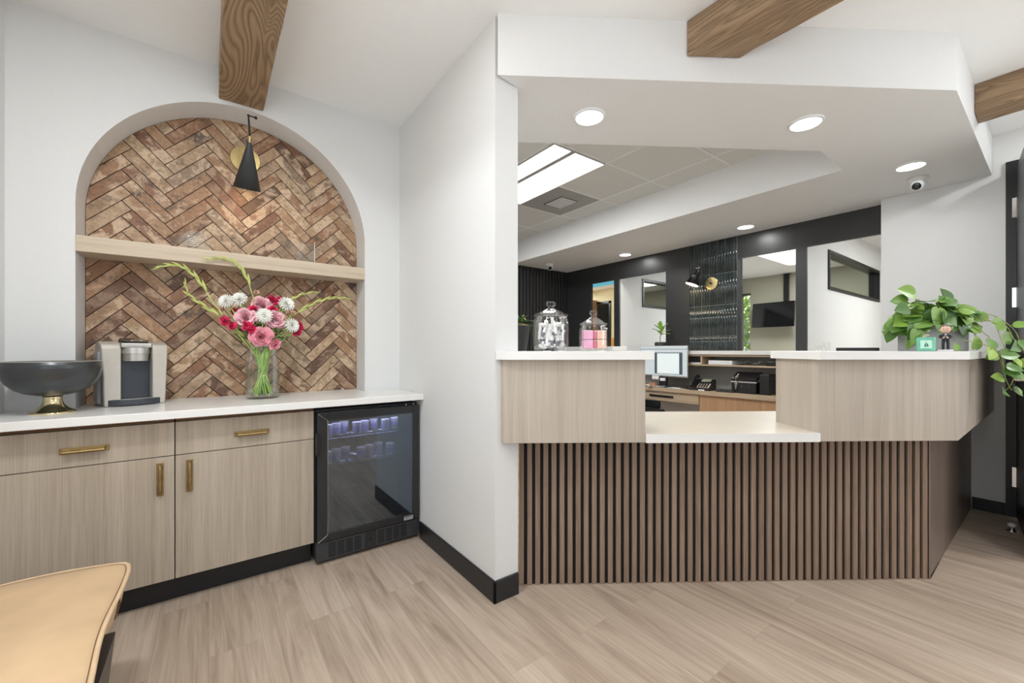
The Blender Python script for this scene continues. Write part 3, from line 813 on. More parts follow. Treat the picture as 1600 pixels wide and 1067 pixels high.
for i, (x, y, z, row) in enumerate(posn):
    if jr is None:
        jr = thing('snack_cup', 'x', 'cup', (x, y, z), 0, 'cups on the fridge racks')
        obj('cup_body', lathe(bm_new(), [(0.021, 0), (0.024, 0.004), (0.025, 0.06), (0.021, 0.066)], 16), M['cup'], jr, smooth=True)
        obj('label_band', lathe(bm_new(), [(0.0253, 0.014), (0.0257, 0.048)], 16, caps=False), M['lilac'], jr, smooth=True)
        obj('cup_lid', lathe(bm_new(), [(0.0265, 0.062), (0.0265, 0.071)], 16), M['white'], jr)
        o = jr
    else:
        o = copy_tree(jr, (x, y, z), (0, 0, i*0.7))
    o['label'] = 'lilac-labelled cup on the %s fridge rack, %s from the left' % (('upper', 'lower')[row], ('first', 'second', 'third', 'fourth', 'fifth', 'sixth', 'seventh', 'eighth')[i - 8*row])
    o['group'] = 'cups on the upper fridge rack' if row == 0 else 'cups on the lower fridge rack'
fl_ = bpy.data.lights.new('fridge_led', 'AREA'); fl_.shape = 'RECTANGLE'; fl_.size = 0.45; fl_.size_y = 0.03; fl_.energy = 1.8; fl_.color = (0.62, 0.62, 1.0)
fo = bpy.data.objects.new('fridge_led', fl_); fo.location = (0.78, 2.535, 0.836); C.objects.link(fo)

# ------------------------------------------------------------------ on the coffee counter
CZ = 0.923
# footed bowl
bt = thing('footed_bowl', 'large charcoal bowl on a polished gold foot at the left end', 'bowl', (-0.552, 2.655, CZ))
bowlp = [(0.025, 0.079), (0.050, 0.080), (0.085, 0.090), (0.115, 0.108), (0.138, 0.135), (0.150, 0.165), (0.155, 0.198), (0.156, 0.226), (0.153, 0.227), (0.150, 0.200), (0.145, 0.168), (0.132, 0.138), (0.110, 0.113), (0.080, 0.096), (0.04, 0.088), (0.005, 0.087)]
obj('bowl', lathe(bm_new(), bowlp, 48), M['bowl'], bt, smooth=True)
obj('foot', lathe(bm_new(), [(0.073, 0), (0.074, 0.004), (0.069, 0.009), (0.050, 0.020), (0.036, 0.036), (0.030, 0.054), (0.029, 0.066), (0.033, 0.079)], 40), M['gold'], bt, smooth=True)
obj('bowl_rim', lathe(bm_new(), [(0.150, 0.2265), (0.153, 0.2292), (0.1565, 0.2262), (0.153, 0.2255)], 48, caps=False), M['silver'], bt, smooth=True)

# coffee maker
KY = math.radians(15)
km = thing('coffee_maker', 'champagne pod coffee maker with black drip bay on the worktop', 'coffee maker', (-0.405, 2.762, CZ), KY)
def rbox(x0, y0, z0, x1, y1, z1): return box(bm_new(), x0, y0, z0, x1, y1, z1)
def side_shell(x0, x1, flip):
    bm = bm_new()
    # rounded-top profile in YZ extruded along x, slightly flared upwards
    prof = [(0.0, 0.0), (0.0, 0.285), (0.012, 0.306), (0.05, 0.318), (0.13, 0.322), (0.175, 0.315), (0.19, 0.29), (0.19, 0.0)]
    rings = []
    for x, fl in ((x0, -1), (x1, 1)):
        ring = []
        for y, z in prof:
            dx = 0.0
            if (flip and fl == -1): dx = -0.012*(z/0.32)
            if ((not flip) and fl == 1): dx = 0.012*(z/0.32)
            ring.append(bm.verts.new((x+dx, y, z)))
        rings.append(ring)
    bm.faces.new(rings[0]); bm.faces.new(rings[1][::-1])
    for i in range(len(prof)):
        j = (i+1) % len(prof)
        bm.faces.new((rings[0][i], rings[0][j], rings[1][j], rings[1][i]))
    return bm
obj('shell_side', side_shell(0.0, 0.060, True), M['champagne'], km, bevel=0.007, seg=3)
obj('shell_side', side_shell(0.178, 0.230, False), M['champagne'], km, bevel=0.007, seg=3)
obj('water_tank', rbox(-0.020, 0.045, 0.012, -0.002, 0.18, 0.27), M['tank'], km, bevel=0.008)
hk = bm_new()
box(hk, 0.061, 0.004, 0.290, 0.177, 0.175, 0.312)
obj('brew_head_top', hk, M['silver'], km, bevel=0.004)
hh = bm_new()
lathe(hh, [(0.050, 0.222), (0.053, 0.259), (0.0575, 0.260), (0.0578, 0.291)], 32, Matrix.Translation((0.119, 0.045, 0)) @ Matrix.Diagonal((1.0, 0.9, 1, 1)))
smooth_angle(obj('brew_head', hh, M['silver'], km, bevel=0.0))
ln = bm_new(); lathe(ln, [(0.0582, 0.2895), (0.0582, 0.291)], 32, Matrix.Translation((0.119, 0.045, 0)) @ Matrix.Diagonal((1.0, 0.9, 1, 1))); obj('head_seam', ln, M['steel'], km)
obj('drip_bay', rbox(0.061, 0.055, 0.012, 0.177, 0.18, 0.289), M['slate'], km)
cp = bm_new(); CPM = TR((0, 0.03, 0.308), 0, 0.16); prism(cp, [(0.080, 0.0), (0.160, 0.0), (0.178, 0.06), (0.168, 0.13), (0.072, 0.13), (0.060, 0.06)], 0.0, 0.012, CPM)
ctl = obj('control_panel', cp, M['gloss_black'], km, bevel=0.006)
for i in range(4):
    obj('button', lathe(bm_new(), [(0.006, 0.0122), (0.006, 0.0135)], 12, CPM @ Matrix.Translation((0.092+0.018*i, 0.045, 0))), M['whiteprint'] if i % 2 else M['greylabel'], ctl)
tr_ = bm_new()
trp = [(0.012, 0.0)] + [(0.012+0.196*i/12, -0.035*math.sin(PI*i/12)-0.004) for i in range(13)] + [(0.208, 0.0), (0.170, 0.05), (0.066, 0.05)]
prism(tr_, trp[1:], 0.004, 0.032)
tro = obj('drip_tray', tr_, M['slate'], km, bevel=0.003)
gt = bm_new(); prism(gt, [(0.030, 0.0)]+[(0.030+0.16*i/10, -0.025*math.sin(PI*i/10)-0.003) for i in range(11)]+[(0.19, 0.0), (0.165, 0.05), (0.07, 0.05)], 0.0325, 0.0345)
obj('tray_grid', gt, M['steel'], tro)

# vase
VX, VY = 0.252, 2.775
va = thing('glass_vase', 'clear glass vase of flower stems standing on the worktop', 'vase', (VX, VY, CZ))
vp = [(0.02, 0.0), (0.080, 0.0), (0.0855, 0.006), (0.0868, 0.06), (0.0868, 0.15), (0.083, 0.22), (0.078, 0.27), (0.0745, 0.300), (0.0730, 0.300), (0.0763, 0.268), (0.081, 0.22), (0.0848, 0.15), (0.0845, 0.06), (0.081, 0.012), (0.02, 0.010)]
obj('vase_body', lathe(bm_new(), vp, 40), M['glass'], va, smooth=True)
obj('water', lathe(bm_new(), [(0.078, 0.013), (0.0835, 0.06), (0.0838, 0.168), (0.005, 0.170)], 36), M['water'], va, smooth=True)

def petal(bm, mt, L, Wd, cup, curl, nu=5, nv=4, tip=0.0):
    """petal rising from the origin, broad at its tip, curved outward"""
    grid = []
    for i in range(nu+1):
        u = i/nu
        wdt = Wd*(math.sin(PI*min(1, (u*0.85+0.12)))**0.7 if u < 1 else 0.45)
        row = []
        for j in range(nv+1):
            v = j/nv*2-1
            x = v*wdt*0.5
            y = cup*(v*v)*Wd*0.5 - curl*(u**2)*L
            z = u*L*(1-0.25*curl*u) - abs(v)*tip*L*u
            row.append(bm.verts.new(mt @ Vector((x, y, z))))
        grid.append(row)
    for i in range(nu):
        for j in range(nv):
            bm.faces.new((grid[i][j], grid[i][j+1], grid[i+1][j+1], grid[i+1][j]))
def facing(c, d):
    q = Vector(d).normalized().to_track_quat('Z', 'Y')
    return Matrix.Translation(c) @ q.to_matrix().to_4x4()
def rose_bm(c, d, R, seed):
    """nested cupped petals whose rims roll outward"""
    bm = bm_new(); r = random.Random(seed); F_ = facing(c, d)
    lay = ((3, 0.12, 0.20, 0.50, 0.0), (3, 0.22, 0.34, 0.50, 0.05), (4, 0.34, 0.52, 0.47, 0.12), (4, 0.44, 0.68, 0.38, 0.30), (5, 0.52, 0.82, 0.20, 0.60), (5, 0.58, 0.94, -0.08, 0.95))
    for k, (n_, r0, r1, top, roll) in enumerate(lay):
        for i in range(n_):
            a0 = 2*PI*i/n_ + k*1.1 + r.uniform(-0.2, 0.2); hw = PI/n_*1.25; nu, nv = 6, 8; grid = []
            hgt = top + r.uniform(-0.09, 0.09); rj = r.uniform(0.90, 1.12)
            for u in range(nu+1):
                t = u/nu; row = []
                for v in range(nv+1):
                    w = v/nv*2-1
                    edge = 1-0.30*abs(w)**3*t
                    rad_ = r0*0.35 + (r1-r0*0.35)*math.sin(t*PI/2)**1.0*(0.75+0.25*t) + roll*0.22*max(0, t-0.7)/0.3*(1-0.4*abs(w))
                    z = -0.75 + (hgt+0.75)*(1-(1-t)**1.6)*edge - roll*0.5*max(0, t-0.75)/0.25*(0.3+0.7*abs(w))*0.4
                    ang_ = a0 + w*hw*(0.55+0.45*math.sin(PI*min(1, t*0.75+0.1)))
                    rad_ = rad_*rj*(1 + 0.10*abs(w)**2*(1 if i % 2 else -1)*t); row.append(bm.verts.new(F_ @ (Vector((math.cos(ang_)*rad_, math.sin(ang_)*rad_, z+0.05*t*math.sin(w*5+k)))*R)))
                grid.append(row)
            for u in range(nu):
                for v in range(nv): bm.faces.new((grid[u][v], grid[u][v+1], grid[u+1][v+1], grid[u+1][v]))
    return bm
def mum_bm(c, d, R, seed):
    bm = bm_new(); r = random.Random(seed); F_ = facing(c, d)
    for k, (n_, tilt, L) in enumerate(((18, 1.45, 1.0), (18, 1.2, 0.95), (16, 0.9, 0.82), (12, 0.55, 0.6), (8, 0.25, 0.42))):
        for i in range(n_):
            a = 2*PI*(i+0.5*(k % 2))/n_ + r.uniform(-0.06, 0.06)
            mt = F_ @ Matrix.Rotation(a, 4, 'Z') @ Matrix.Rotation(tilt, 4, 'X')
            petal(bm, mt, L*R, 0.22*R, 0.3, 0.08, 3, 2)
    return bm
def carn_bm(c, d, R, seed):
    bm = bm_new(); r = random.Random(seed); F_ = facing(c, d)
    for k in range(34):
        a = r.uniform(0, 2*PI); t = r.uniform(0.05, 1.35)
        mt = F_ @ Matrix.Translation((0, 0, -0.5*R)) @ Matrix.Rotation(a, 4, 'Z') @ Matrix.Rotation(t, 4, 'X') @ Matrix.Rotation(r.uniform(-0.6, 0.6), 4, 'Z')
        petal(bm, mt, R*r.uniform(0.85, 1.1), R*0.75, r.uniform(-0.5, 0.5), r.uniform(-0.2, 0.3), 4, 4, 0.15)
    return bm
def stem_pts(c, d, k):
    """from the vase floor, through the neck, up to the bloom"""
    a = 2*PI*k*0.381966
    b = Vector((VX - 0.055*math.cos(a), VY - 0.055*math.sin(a), CZ+0.016+0.004*(k % 3)))
    nk = Vector((VX + 0.032*math.cos(a+0.4), VY + 0.032*math.sin(a+0.4), CZ+0.23))
    c = Vector(c); 
    hd_ = c - Vector(d).normalized()*0.02
    up = nk.lerp(hd_, 0.5) + Vector((0, 0, 0.015))
    return curve([b, nk, up, hd_], 6)
def flower(name, label, cat, c, d, R, kind, mat, k, group, eye=False):
    t = thing(name, label, cat, (VX, VY, CZ+0.012), 0, group)
    off = Vector((VX, VY, CZ+0.012))
    cc = Vector(c)-off
    bl = {'rose': rose_bm, 'mum': mum_bm, 'carn': carn_bm}[kind](cc, d, R, k)
    obj('bloom', bl, mat, t, smooth=True, recalc=False)
    if eye:
        e = bm_new(); lathe(e, [(0.0001, -0.004), (0.10*R, 0.0), (0.07*R, 0.12*R), (0.0001, 0.16*R)], 12, facing(cc, d) @ Matrix.Translation((0, 0, 0.15*R)), caps=False)
        obj('flower_centre', e, M['mumeye'], t, smooth=True)
    s = bm_new(); tube(s, [p-off for p in stem_pts(c, d, k)], 0.0046 if kind != 'carn' else 0.003, 7)
    if kind != 'mum':
        lathe(s, [(0.003, -0.35*R-0.022), (0.30*R, -0.45*R), (0.42*R, -0.2*R)], 10, facing(cc, d), caps=False)
    obj('stem', s, M['stem'], t, smooth=True)
    sp = stem_pts(c, d, k); lv = bm_new(); q = sp[len(sp)*2//3]-off
    for s2 in (0, 1):
        petal(lv, Matrix.Translation(q) @ Matrix.Rotation(k+s2*2.6, 4, 'Z') @ Matrix.Rotation(1.0, 4, 'X'), 0.055, 0.018, 0.4, 0.3, 4, 2)
    obj('leaf', lv, M['leaf'], t, smooth=True, recalc=False)
    return t
CAMV = lambda c, dz=0.15: (Vector((0, 0, 1.2)) - Vector(c)).normalized() + Vector((0, 0, dz))
def off_dir(c, w=0.6):
    ctr = Vector((VX, VY+0.02, 1.30)); v = (Vector(c)-ctr).normalized()
    return v*w + (Vector((0, 0, 1.25))-Vector(c)).normalized()*(1-w)
k = 0
for c, R, mt, lab in (((0.237, 2.70, 1.272), 0.054, 'rose', 'pink rose lowest at the vase lip'),
                      ((0.163, 2.73, 1.385), 0.050, 'palerose', 'pale pink rose at the left of the bouquet'),
                      ((0.315, 2.73, 1.383), 0.050, 'palerose', 'pale pink rose at the right of the white centre daisy'),
                      ((0.247, 2.80, 1.468), 0.050, 'palerose', 'pale pink rose at the top of the bouquet')):
    flower('rose', lab, 'rose', c, off_dir(c, 0.35), R, 'rose', M[mt], k, 'roses in the vase'); k += 1
for c, R, lab in (((0.253, 2.69, 1.394), 0.045, 'white daisy bloom in the centre of the bouquet'),
                  ((0.140, 2.78, 1.487), 0.045, 'white daisy bloom at the upper left'),
                  ((0.078, 2.76, 1.470), 0.042, 'white daisy bloom furthest left'),
                  ((0.372, 2.76, 1.474), 0.048, 'white daisy bloom at the upper right'),
                  ((0.395, 2.72, 1.345), 0.045, 'white daisy bloom at the lower right')):
    flower('white_daisy', lab, 'daisy', c, off_dir(c, 0.45), R, 'mum', M['mum'], k, 'white daisies in the vase', True); k += 1
for c, R, lab in (((0.305, 2.82, 1.503), 0.034, 'crimson carnation at the top of the bouquet'),
                  ((0.345, 2.83, 1.505), 0.028, 'crimson carnation behind the upper right daisy'),
                  ((0.066, 2.76, 1.366), 0.026, 'crimson carnation furthest left'),
                  ((0.100, 2.74, 1.338), 0.024, 'small crimson carnation below the left rose'),
                  ((0.168, 2.70, 1.338), 0.028, 'crimson carnation under the pale left rose'),
                  ((0.190, 2.70, 1.318), 0.024, 'crimson carnation above the lowest rose'),
                  ((0.305, 2.75, 1.440), 0.028, 'crimson carnation above the right rose'),
                  ((0.205, 2.77, 1.440), 0.028, 'crimson carnation between the two left roses'),
                  ((0.118, 2.80, 1.420), 0.024, 'crimson carnation under the left daisies'),
                  ((0.445, 2.76, 1.345), 0.030, 'crimson carnation furthest right'),
                  ((0.430, 2.75, 1.310), 0.028, 'crimson carnation lowest at the right')):
    flower('carnation', lab, 'carnation', c, off_dir(c, 0.5), R*1.25, 'carn', M['carnation'], k, 'crimson carnations in the vase'); k += 1
c = (0.305, 2.69, 1.235)
flower('lily_bloom', 'coral striped bloom hanging at the right of the vase lip', 'flower', c, off_dir(c, 0.4), 0.044, 'carn', M['rose'], k, None); k += 1
for c, lab in (((0.355, 2.74, 1.385), 'small blush bud between the right roses'), ((0.225, 2.83, 1.545), 'small blush bud above the top rose'), ((0.410, 2.75, 1.425), 'small blush bud above the lower right daisy'), ((0.06, 2.8, 1.43), 'small blush bud left of the white daisies')):
    flower('blush_bud', lab, 'flower bud', c, off_dir(c, 0.5), 0.018, 'carn', M['bud'], k, 'blush buds in the vase'); k += 1
def gladiolus(pts, lab, k, n_):
    off = Vector((VX, VY, CZ+0.012))
    t = thing('gladiolus_spray', lab, 'flower', tuple(off), 0, 'gladiolus sprays in the vase')
    a = 2*PI*k/7
    full = [Vector((VX+0.05*math.cos(a), VY+0.05*math.sin(a), CZ+0.018)), Vector((VX-0.02*math.cos(a), VY-0.01, CZ+0.22))] + [Vector(p) for p in pts[::-1]]
    cp_ = curve(full, 8)
    s = bm_new(); N = len(cp_)
    tube(s, [p-off for p in cp_], [0.0045*(1-0.6*i/N) for i in range(N)], 7)
    obj('stem', s, M['palestem'], t, smooth=True)
    b = bm_new(); st = int(N*0.48)
    for i in range(n_):
        f_ = st + (N-2-st)*i/(n_-1); j = int(f_)
        p = cp_[j]-off; d = (cp_[j+1]-cp_[j]).normalized()
        side = d.cross(Vector((0, 1, 0))).normalized()*(1 if i % 2 else -1)
        dd = (d*0.95 + side*0.17).normalized()
        L = 0.062*(1-0.5*i/n_); r_ = 0.0085*(1-0.5*i/n_)
        tube(b, [p, p+dd*L*0.35, p+dd*L*0.7+d*0.002, p+dd*L+d*0.006], [r_*0.6, r_, r_*0.7, 0.0006], 6)
    obj('bud', b, M['palestem'], t, smooth=True)
gladiolus([(-0.213, 2.80, 1.628), (-0.155, 2.80, 1.648), (-0.099, 2.80, 1.636), (-0.040, 2.79, 1.575), (0.010, 2.78, 1.48), (0.085, 2.78, 1.36)], 'long green gladiolus spray arching far left', 0, 12)
gladiolus([(-0.003, 2.80, 1.702), (0.060, 2.80, 1.712), (0.120, 2.80, 1.695), (0.170, 2.80, 1.63), (0.198, 2.80, 1.54), (0.215, 2.80, 1.45)], 'green gladiolus spray arching above the bouquet', 1, 11)
gladiolus([(-0.100, 2.80, 1.555), (-0.085, 2.80, 1.50), (-0.030, 2.80, 1.450), (0.040, 2.79, 1.395), (0.11, 2.78, 1.33)], 'shorter pale gladiolus spray leaning left', 2, 9)
gladiolus([(0.732, 2.80, 1.540), (0.64, 2.80, 1.535), (0.55, 2.80, 1.505), (0.45, 2.80, 1.44), (0.36, 2.79, 1.35)], 'long green gladiolus spray leaning right', 3, 11)
gladiolus([(0.545, 2.84, 1.570), (0.47, 2.83, 1.548), (0.40, 2.82, 1.505), (0.34, 2.81, 1.43)], 'short green gladiolus spray at the upper right', 4, 7)

gy = thing('bouquet_greenery', 'dark green filler leaves between the blooms', 'greenery', (VX, VY, CZ+0.012))
lv = bm_new(); stg = bm_new(); r = random.Random(31)
for i in range(46):
    a = r.uniform(0, 2*PI); rr = r.uniform(0.05, 0.17); z = r.uniform(0.30, 0.52)
    p = Vector((rr*math.cos(a), abs(rr*math.sin(a))*0.5+0.02, z))
    if i % 3 == 0: tube(stg, curve([(0.02*math.cos(a), 0.02*math.sin(a), 0.10), (0.03*math.cos(a), 0.02*math.sin(a), 0.24), tuple(p)], 5), 0.0018, 5)
    petal(lv, Matrix.Translation(p) @ Matrix.Rotation(a+PI/2, 4, 'Z') @ Matrix.Rotation(r.uniform(0.2, 1.2), 4, 'X'), r.uniform(0.05, 0.08), 0.016, 0.3, 0.3, 4, 2)
obj('leaf', lv, M['leaf'], gy, smooth=True, recalc=False)
obj('stem', stg, M['stem'], gy, smooth=True)

# signs on the shelf
ac = thing('acrylic_disc_sign', 'round clear acrylic sign with small white writing on the shelf', 'sign', (-0.062, 2.93, 1.755))
dm = Matrix.Translation((0, 0, 0.055)) @ Matrix.Rotation(PI/2-0.12, 4, 'X')
obj('acrylic_disc', lathe(bm_new(), [(0.068, -0.0015), (0.068, 0.0015)], 40, dm), M['acrylic'], ac)
wt = bm_new(); r = random.Random(5)
for row in range(5):
    z = 0.032-row*0.0125; x = -0.040+0.004*(row % 2)
    if row == 0: lathe(wt, [(0.004, 0.0017), (0.004, 0.0022)], 12, dm @ Matrix.Translation((-0.028, z, 0))); x = -0.020
    while x < (0.036 if row else 0.015):
        l2 = r.uniform(0.004, 0.010); box(wt, x, z-0.0010, 0.0017, x+l2, z+0.0010, 0.0022, dm); x += l2+0.002
obj('white_writing', wt, M['whiteprint'], ac)
obj('sign_base', box(bm_new(), -0.035, -0.012, 0.0, 0.035, 0.012, 0.006), M['acrylic'], ac)
ah = thing('acrylic_holder', 'clear acrylic sign holder at the right of the shelf', 'sign holder', (0.505, 2.93, 1.755))
h_ = bm_new(); box(h_, -0.052, -0.002, 0, 0.052, 0.001, 0.140, TR((0, 0, 0), 0, -0.10)); box(h_, -0.052, -0.03, 0, 0.052, 0.03, 0.003)
obj('acrylic_panel', h_, M['acrylic'], ah)
h2 = bm_new(); box(h2, 0.052, -0.004, 0, 0.055, 0.002, 0.150); obj('bright_edge', h2, M['whiteprint'], ah)

# sconces
def sconce(name, label, loc, rz, R, tip, base, Rb, hang, pivot, matcone):
    """local frame: wall plate in the XZ plane at y=0, room side is -y"""
    t = thing(name, label, 'wall lamp', loc, rz)
    obj('back_plate', lathe(bm_new(), [(R, 0), (R, 0.012), (R-0.003, 0.015)], 40, TR((0, 0, 0), 0, PI/2)), M['brass'], t)
    a = bm_new()
    tube(a, [(0, -0.012, 0), (0, -0.05, 0), tuple(pivot)], 0.005, 10)
    lathe(a, [(0.011, 0), (0.011, 0.03)], 14, TR((0, -0.012, 0), 0, PI/2))
    obj('arm', a, M['brass'] if matcone is not None else M['black'], t, smooth=False)
    ax = (Vector(base)-Vector(tip)).normalized(); L = (Vector(base)-Vector(tip)).length
    F_ = Matrix.Translation(tip) @ ax.to_track_quat('Z', 'Y').to_matrix().to_4x4()
    cn = bm_new(); lathe(cn, [(0.010, 0), (Rb, L), (Rb-0.002, L), (0.007, 0.004)], 40, F_, caps=False)
    obj('cone_shade', cn, M['gloss_black'] if matcone is None else matcone, t, smooth=True, recalc=True)
    bl = bm_new(); lathe(bl, [(Rb-0.004, L-0.002), (Rb-0.004, L-0.0005)], 32, F_)
    obj('lit_diffuser', bl, M['warm'], t)
    rod = bm_new()
    tube(rod, [tuple(hang), tuple(Vector(tip)-ax*0.03)], [0.004, 0.006], 10)
    tube(rod, [tuple(hang), tuple(Vector(hang)+Vector((0.035, 0.0, -0.002)))], 0.004, 8)
    lathe(rod, [(0.0001, -0.009), (0.007, -0.006), (0.009, 0), (0.007, 0.006), (0.0001, 0.009)], 12, Matrix.Translation(Vector(hang)+Vector((0.035, 0, -0.002))), caps=False)
    lathe(rod, [(0.0001, -0.007), (0.006, -0.004), (0.007, 0), (0.006, 0.004), (0.0001, 0.007)], 12, Matrix.Translation(Vector(hang)), caps=False)
    obj('rod', rod, M['steel'] if matcone is None else M['black'], t, smooth=True)
    br = bm_new(); tube(br, [tuple(Vector(tip)-ax*0.035), tuple(Vector(tip)+ax*0.002)], 0.007, 12)
    obj('brass_joint', br, M['brass'], t)
    return t, Vector(base), ax
mcone = plain('matte_black_cone', (0.035, 0.038, 0.042), 0.42)
t1, b1, a1 = sconce('wall_sconce', 'black cone wall lamp with round brass plate in the arched niche', (0.182, NB-0.006, 2.374), 0, 0.080,
       (0.006, -0.245, 0.012), (0.0, -0.150, -0.225), 0.070, (0.0, -0.255, 0.160), (0.012, -0.235, 0.035), mcone)
for i, (loc, e_, col) in enumerate((((0.182, NB-0.14, 2.10), 3.0, (1, 0.86, 0.68)),)):
    l = bpy.data.lights.new('sconce_bulb', 'POINT'); l.energy = e_*0.08; l.color = col; l.shadow_soft_size = 0.05
    o = bpy.data.objects.new('sconce_bulb', l); o.location = loc; C.objects.link(o)
t2, b2, a2 = sconce('wall_sconce', 'lit cone wall lamp on the dark tile panel', (DX-0.012, 2.50, 1.992), -PI/2, 0.075,
       (0.10, -0.12, 0.17), (0.155, -0.165, -0.01), 0.078, (0.09, -0.115, 0.19), (0.085, -0.11, 0.15), None)
l = bpy.data.lights.new('sconce_bulb', 'POINT'); l.energy = 2.0; l.color = (1, 0.75, 0.45); l.shadow_soft_size = 0.04
o = bpy.data.objects.new('sconce_bulb', l); o.location = (4.62, 2.70, 1.96); C.objects.link(o)
t2.scale = (-1, 1, 1)

# ------------------------------------------------------------------ reception desk
dk = thing('reception_desk', 'angled reception desk with walnut slat front and pale raised boxes', 'reception desk', (*D(0, 1.946), 0))
O2 = Vector((*D(0, 1.946), 0))
def Dl(a, b): x, y = D(a, b); return (x-O2.x, y-O2.y)
def L2(x, y): return (x-O2.x, y-O2.y)
SB = 2.086
# backing panel
bk = bm_new()
prism(bk, [Dl(0.092, SB+0.014), (lambda x: L2(x, 0.438))((SB+0.014-0.438*0.8192)/0.5736), L2(RX-0.002, 0.438), L2(RX-0.002, 0.47), L2((SB+0.05-0.47*0.8192)/0.5736, 0.47), Dl(0.118, SB+0.05)], 0.0, 0.757)
obj('backing_panel', bk, M['felt'], dk)
sl = bm_new(); P_ = 0.04155; n = 52
for i in range(n):
    a = 0.092 + i*P_
    pts = [Dl(a, SB+0.003), Dl(a+0.0245, SB+0.003), Dl(a+0.0245, SB+0.0142), Dl(a, SB+0.0142)]
    prism(sl, pts, 0.002, 0.757)
obj('slat_front', sl, M['slat'], dk)['label'] = 'walnut vertical slats'
cx_ = (SB-0.424*0.8192)/0.5736
sp_ = bm_new()
prism(sp_, [Dl(0.092+n*P_-0.004, SB), L2(cx_, 0.424), L2(RX-0.002, 0.424), L2(RX-0.002, 0.4375), L2(cx_+0.006, 0.4375), Dl(0.092+n*P_-0.004, SB+0.0139)], 0.002, 0.757)
obj('side_panel', sp_, M['walnut'], dk)['label'] = 'plain dark walnut side panel'
# boxes
BB = 1.946; zb, zt_ = 0.757, 1.154
lb = bm_new(); prism(lb, [Dl(0.010, BB), Dl(0.691, BB), Dl(0.691, BB+0.31), Dl(0.28, BB+0.31), L2(PX+0.001, PY+0.26), L2(PX+0.001, PY-0.0015), L2(1.13, PY-0.0015)], zb, zt_)
obj('raised_box', lb, M['box'], dk, bevel=0.001)
cbx = (BB-0.311*0.8192)/0.5736
rb = bm_new(); prism(rb, [Dl(1.540, BB), L2(cbx, 0.311), L2(RX-0.002, 0.311), L2(RX-0.002, 0.62), L2((BB+0.31-0.62*0.8192)/0.5736, 0.62), Dl(1.540, BB+0.31)], zb, zt_)
obj('raised_box', rb, M['box'], dk, bevel=0.001)
# tops
tl = bm_new(); prism(tl, [L2(1.096, PY-0.0015), Dl(0.728-0.70, BB-0.037), Dl(0.722, BB-0.037), Dl(0.722, BB+0.50), Dl(0.40, BB+0.50), L2(PX+0.001, PY+0.36), L2(PX+0.001, PY-0.0015)], zt_, 1.1945)
obj('transaction_top', tl, M['quartz'], dk, bevel=0.002)
csx = (BB-0.037-0.272*0.8192)/0.5736
tr2 = bm_new(); prism(tr2, [Dl(1.522, BB-0.037), L2(csx, 0.272), L2(RX-0.002, 0.272), L2(RX-0.002, 0.66), L2((BB+0.33-0.66*0.8192)/0.5736, 0.66), Dl(1.522, BB+0.33)], zt_, 1.1945)
obj('transaction_top', tr2, M['quartz'], dk, bevel=0.002)
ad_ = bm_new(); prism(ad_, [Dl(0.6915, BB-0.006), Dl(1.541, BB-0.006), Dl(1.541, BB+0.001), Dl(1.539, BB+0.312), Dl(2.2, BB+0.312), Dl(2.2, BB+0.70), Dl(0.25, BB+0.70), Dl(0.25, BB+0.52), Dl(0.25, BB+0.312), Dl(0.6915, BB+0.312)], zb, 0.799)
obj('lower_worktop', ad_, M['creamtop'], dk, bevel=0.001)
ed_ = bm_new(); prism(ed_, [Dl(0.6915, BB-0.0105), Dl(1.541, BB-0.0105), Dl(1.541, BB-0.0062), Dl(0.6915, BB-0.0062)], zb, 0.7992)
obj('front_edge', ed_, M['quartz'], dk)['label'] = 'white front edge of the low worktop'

# jars
TZ = 1.1945
def jar(loc, R, h, knob, label):
    t = thing('glass_jar', label, 'jar', loc)
    nk = R*0.86
    p = [(R*0.3, 0), (R*0.88, 0), (R*0.94, 0.006), (R, h*0.25), (R, h*0.75), (R*0.97, h*0.90), (nk, h*0.96), (nk*1.03, h), (nk*0.97, h), (nk*0.95, h*0.96), (R*0.93, h*0.88), (R*0.96, h*0.75), (R*0.96, h*0.25), (R*0.90, 0.012), (R*0.3, 0.010)]
    obj('jar_body', lathe(bm_new(), p, 40), M['jarglass'], t, smooth=True)
    lid = [(nk*1.10, h+0.001), (nk*1.14, h+0.006), (nk*1.08, h+0.012), (nk*0.95, h+0.014), (nk*0.62, h+0.030), (nk*0.35, h+0.040), (knob*0.55, h+0.048), (knob*0.6, h+0.054), (knob, h+0.060), (knob*1.05, h+0.070), (knob*0.8, h+0.079), (knob*0.1, h+0.081)]
    obj('jar_lid', lathe(bm_new(), lid, 36), M['jarglass'], t, smooth=True)
    return t
J1 = (1.425, 1.585); J2 = (1.60, 1.452)
jar((*J1, TZ), 0.094, 0.178, 0.026, 'larger glass jar full of white tubes on the desk top')
jar((*J2, TZ), 0.074, 0.132, 0.020, 'smaller glass jar of pink and peach packs on the desk top')
proto = None; r = random.Random(11); placed = []
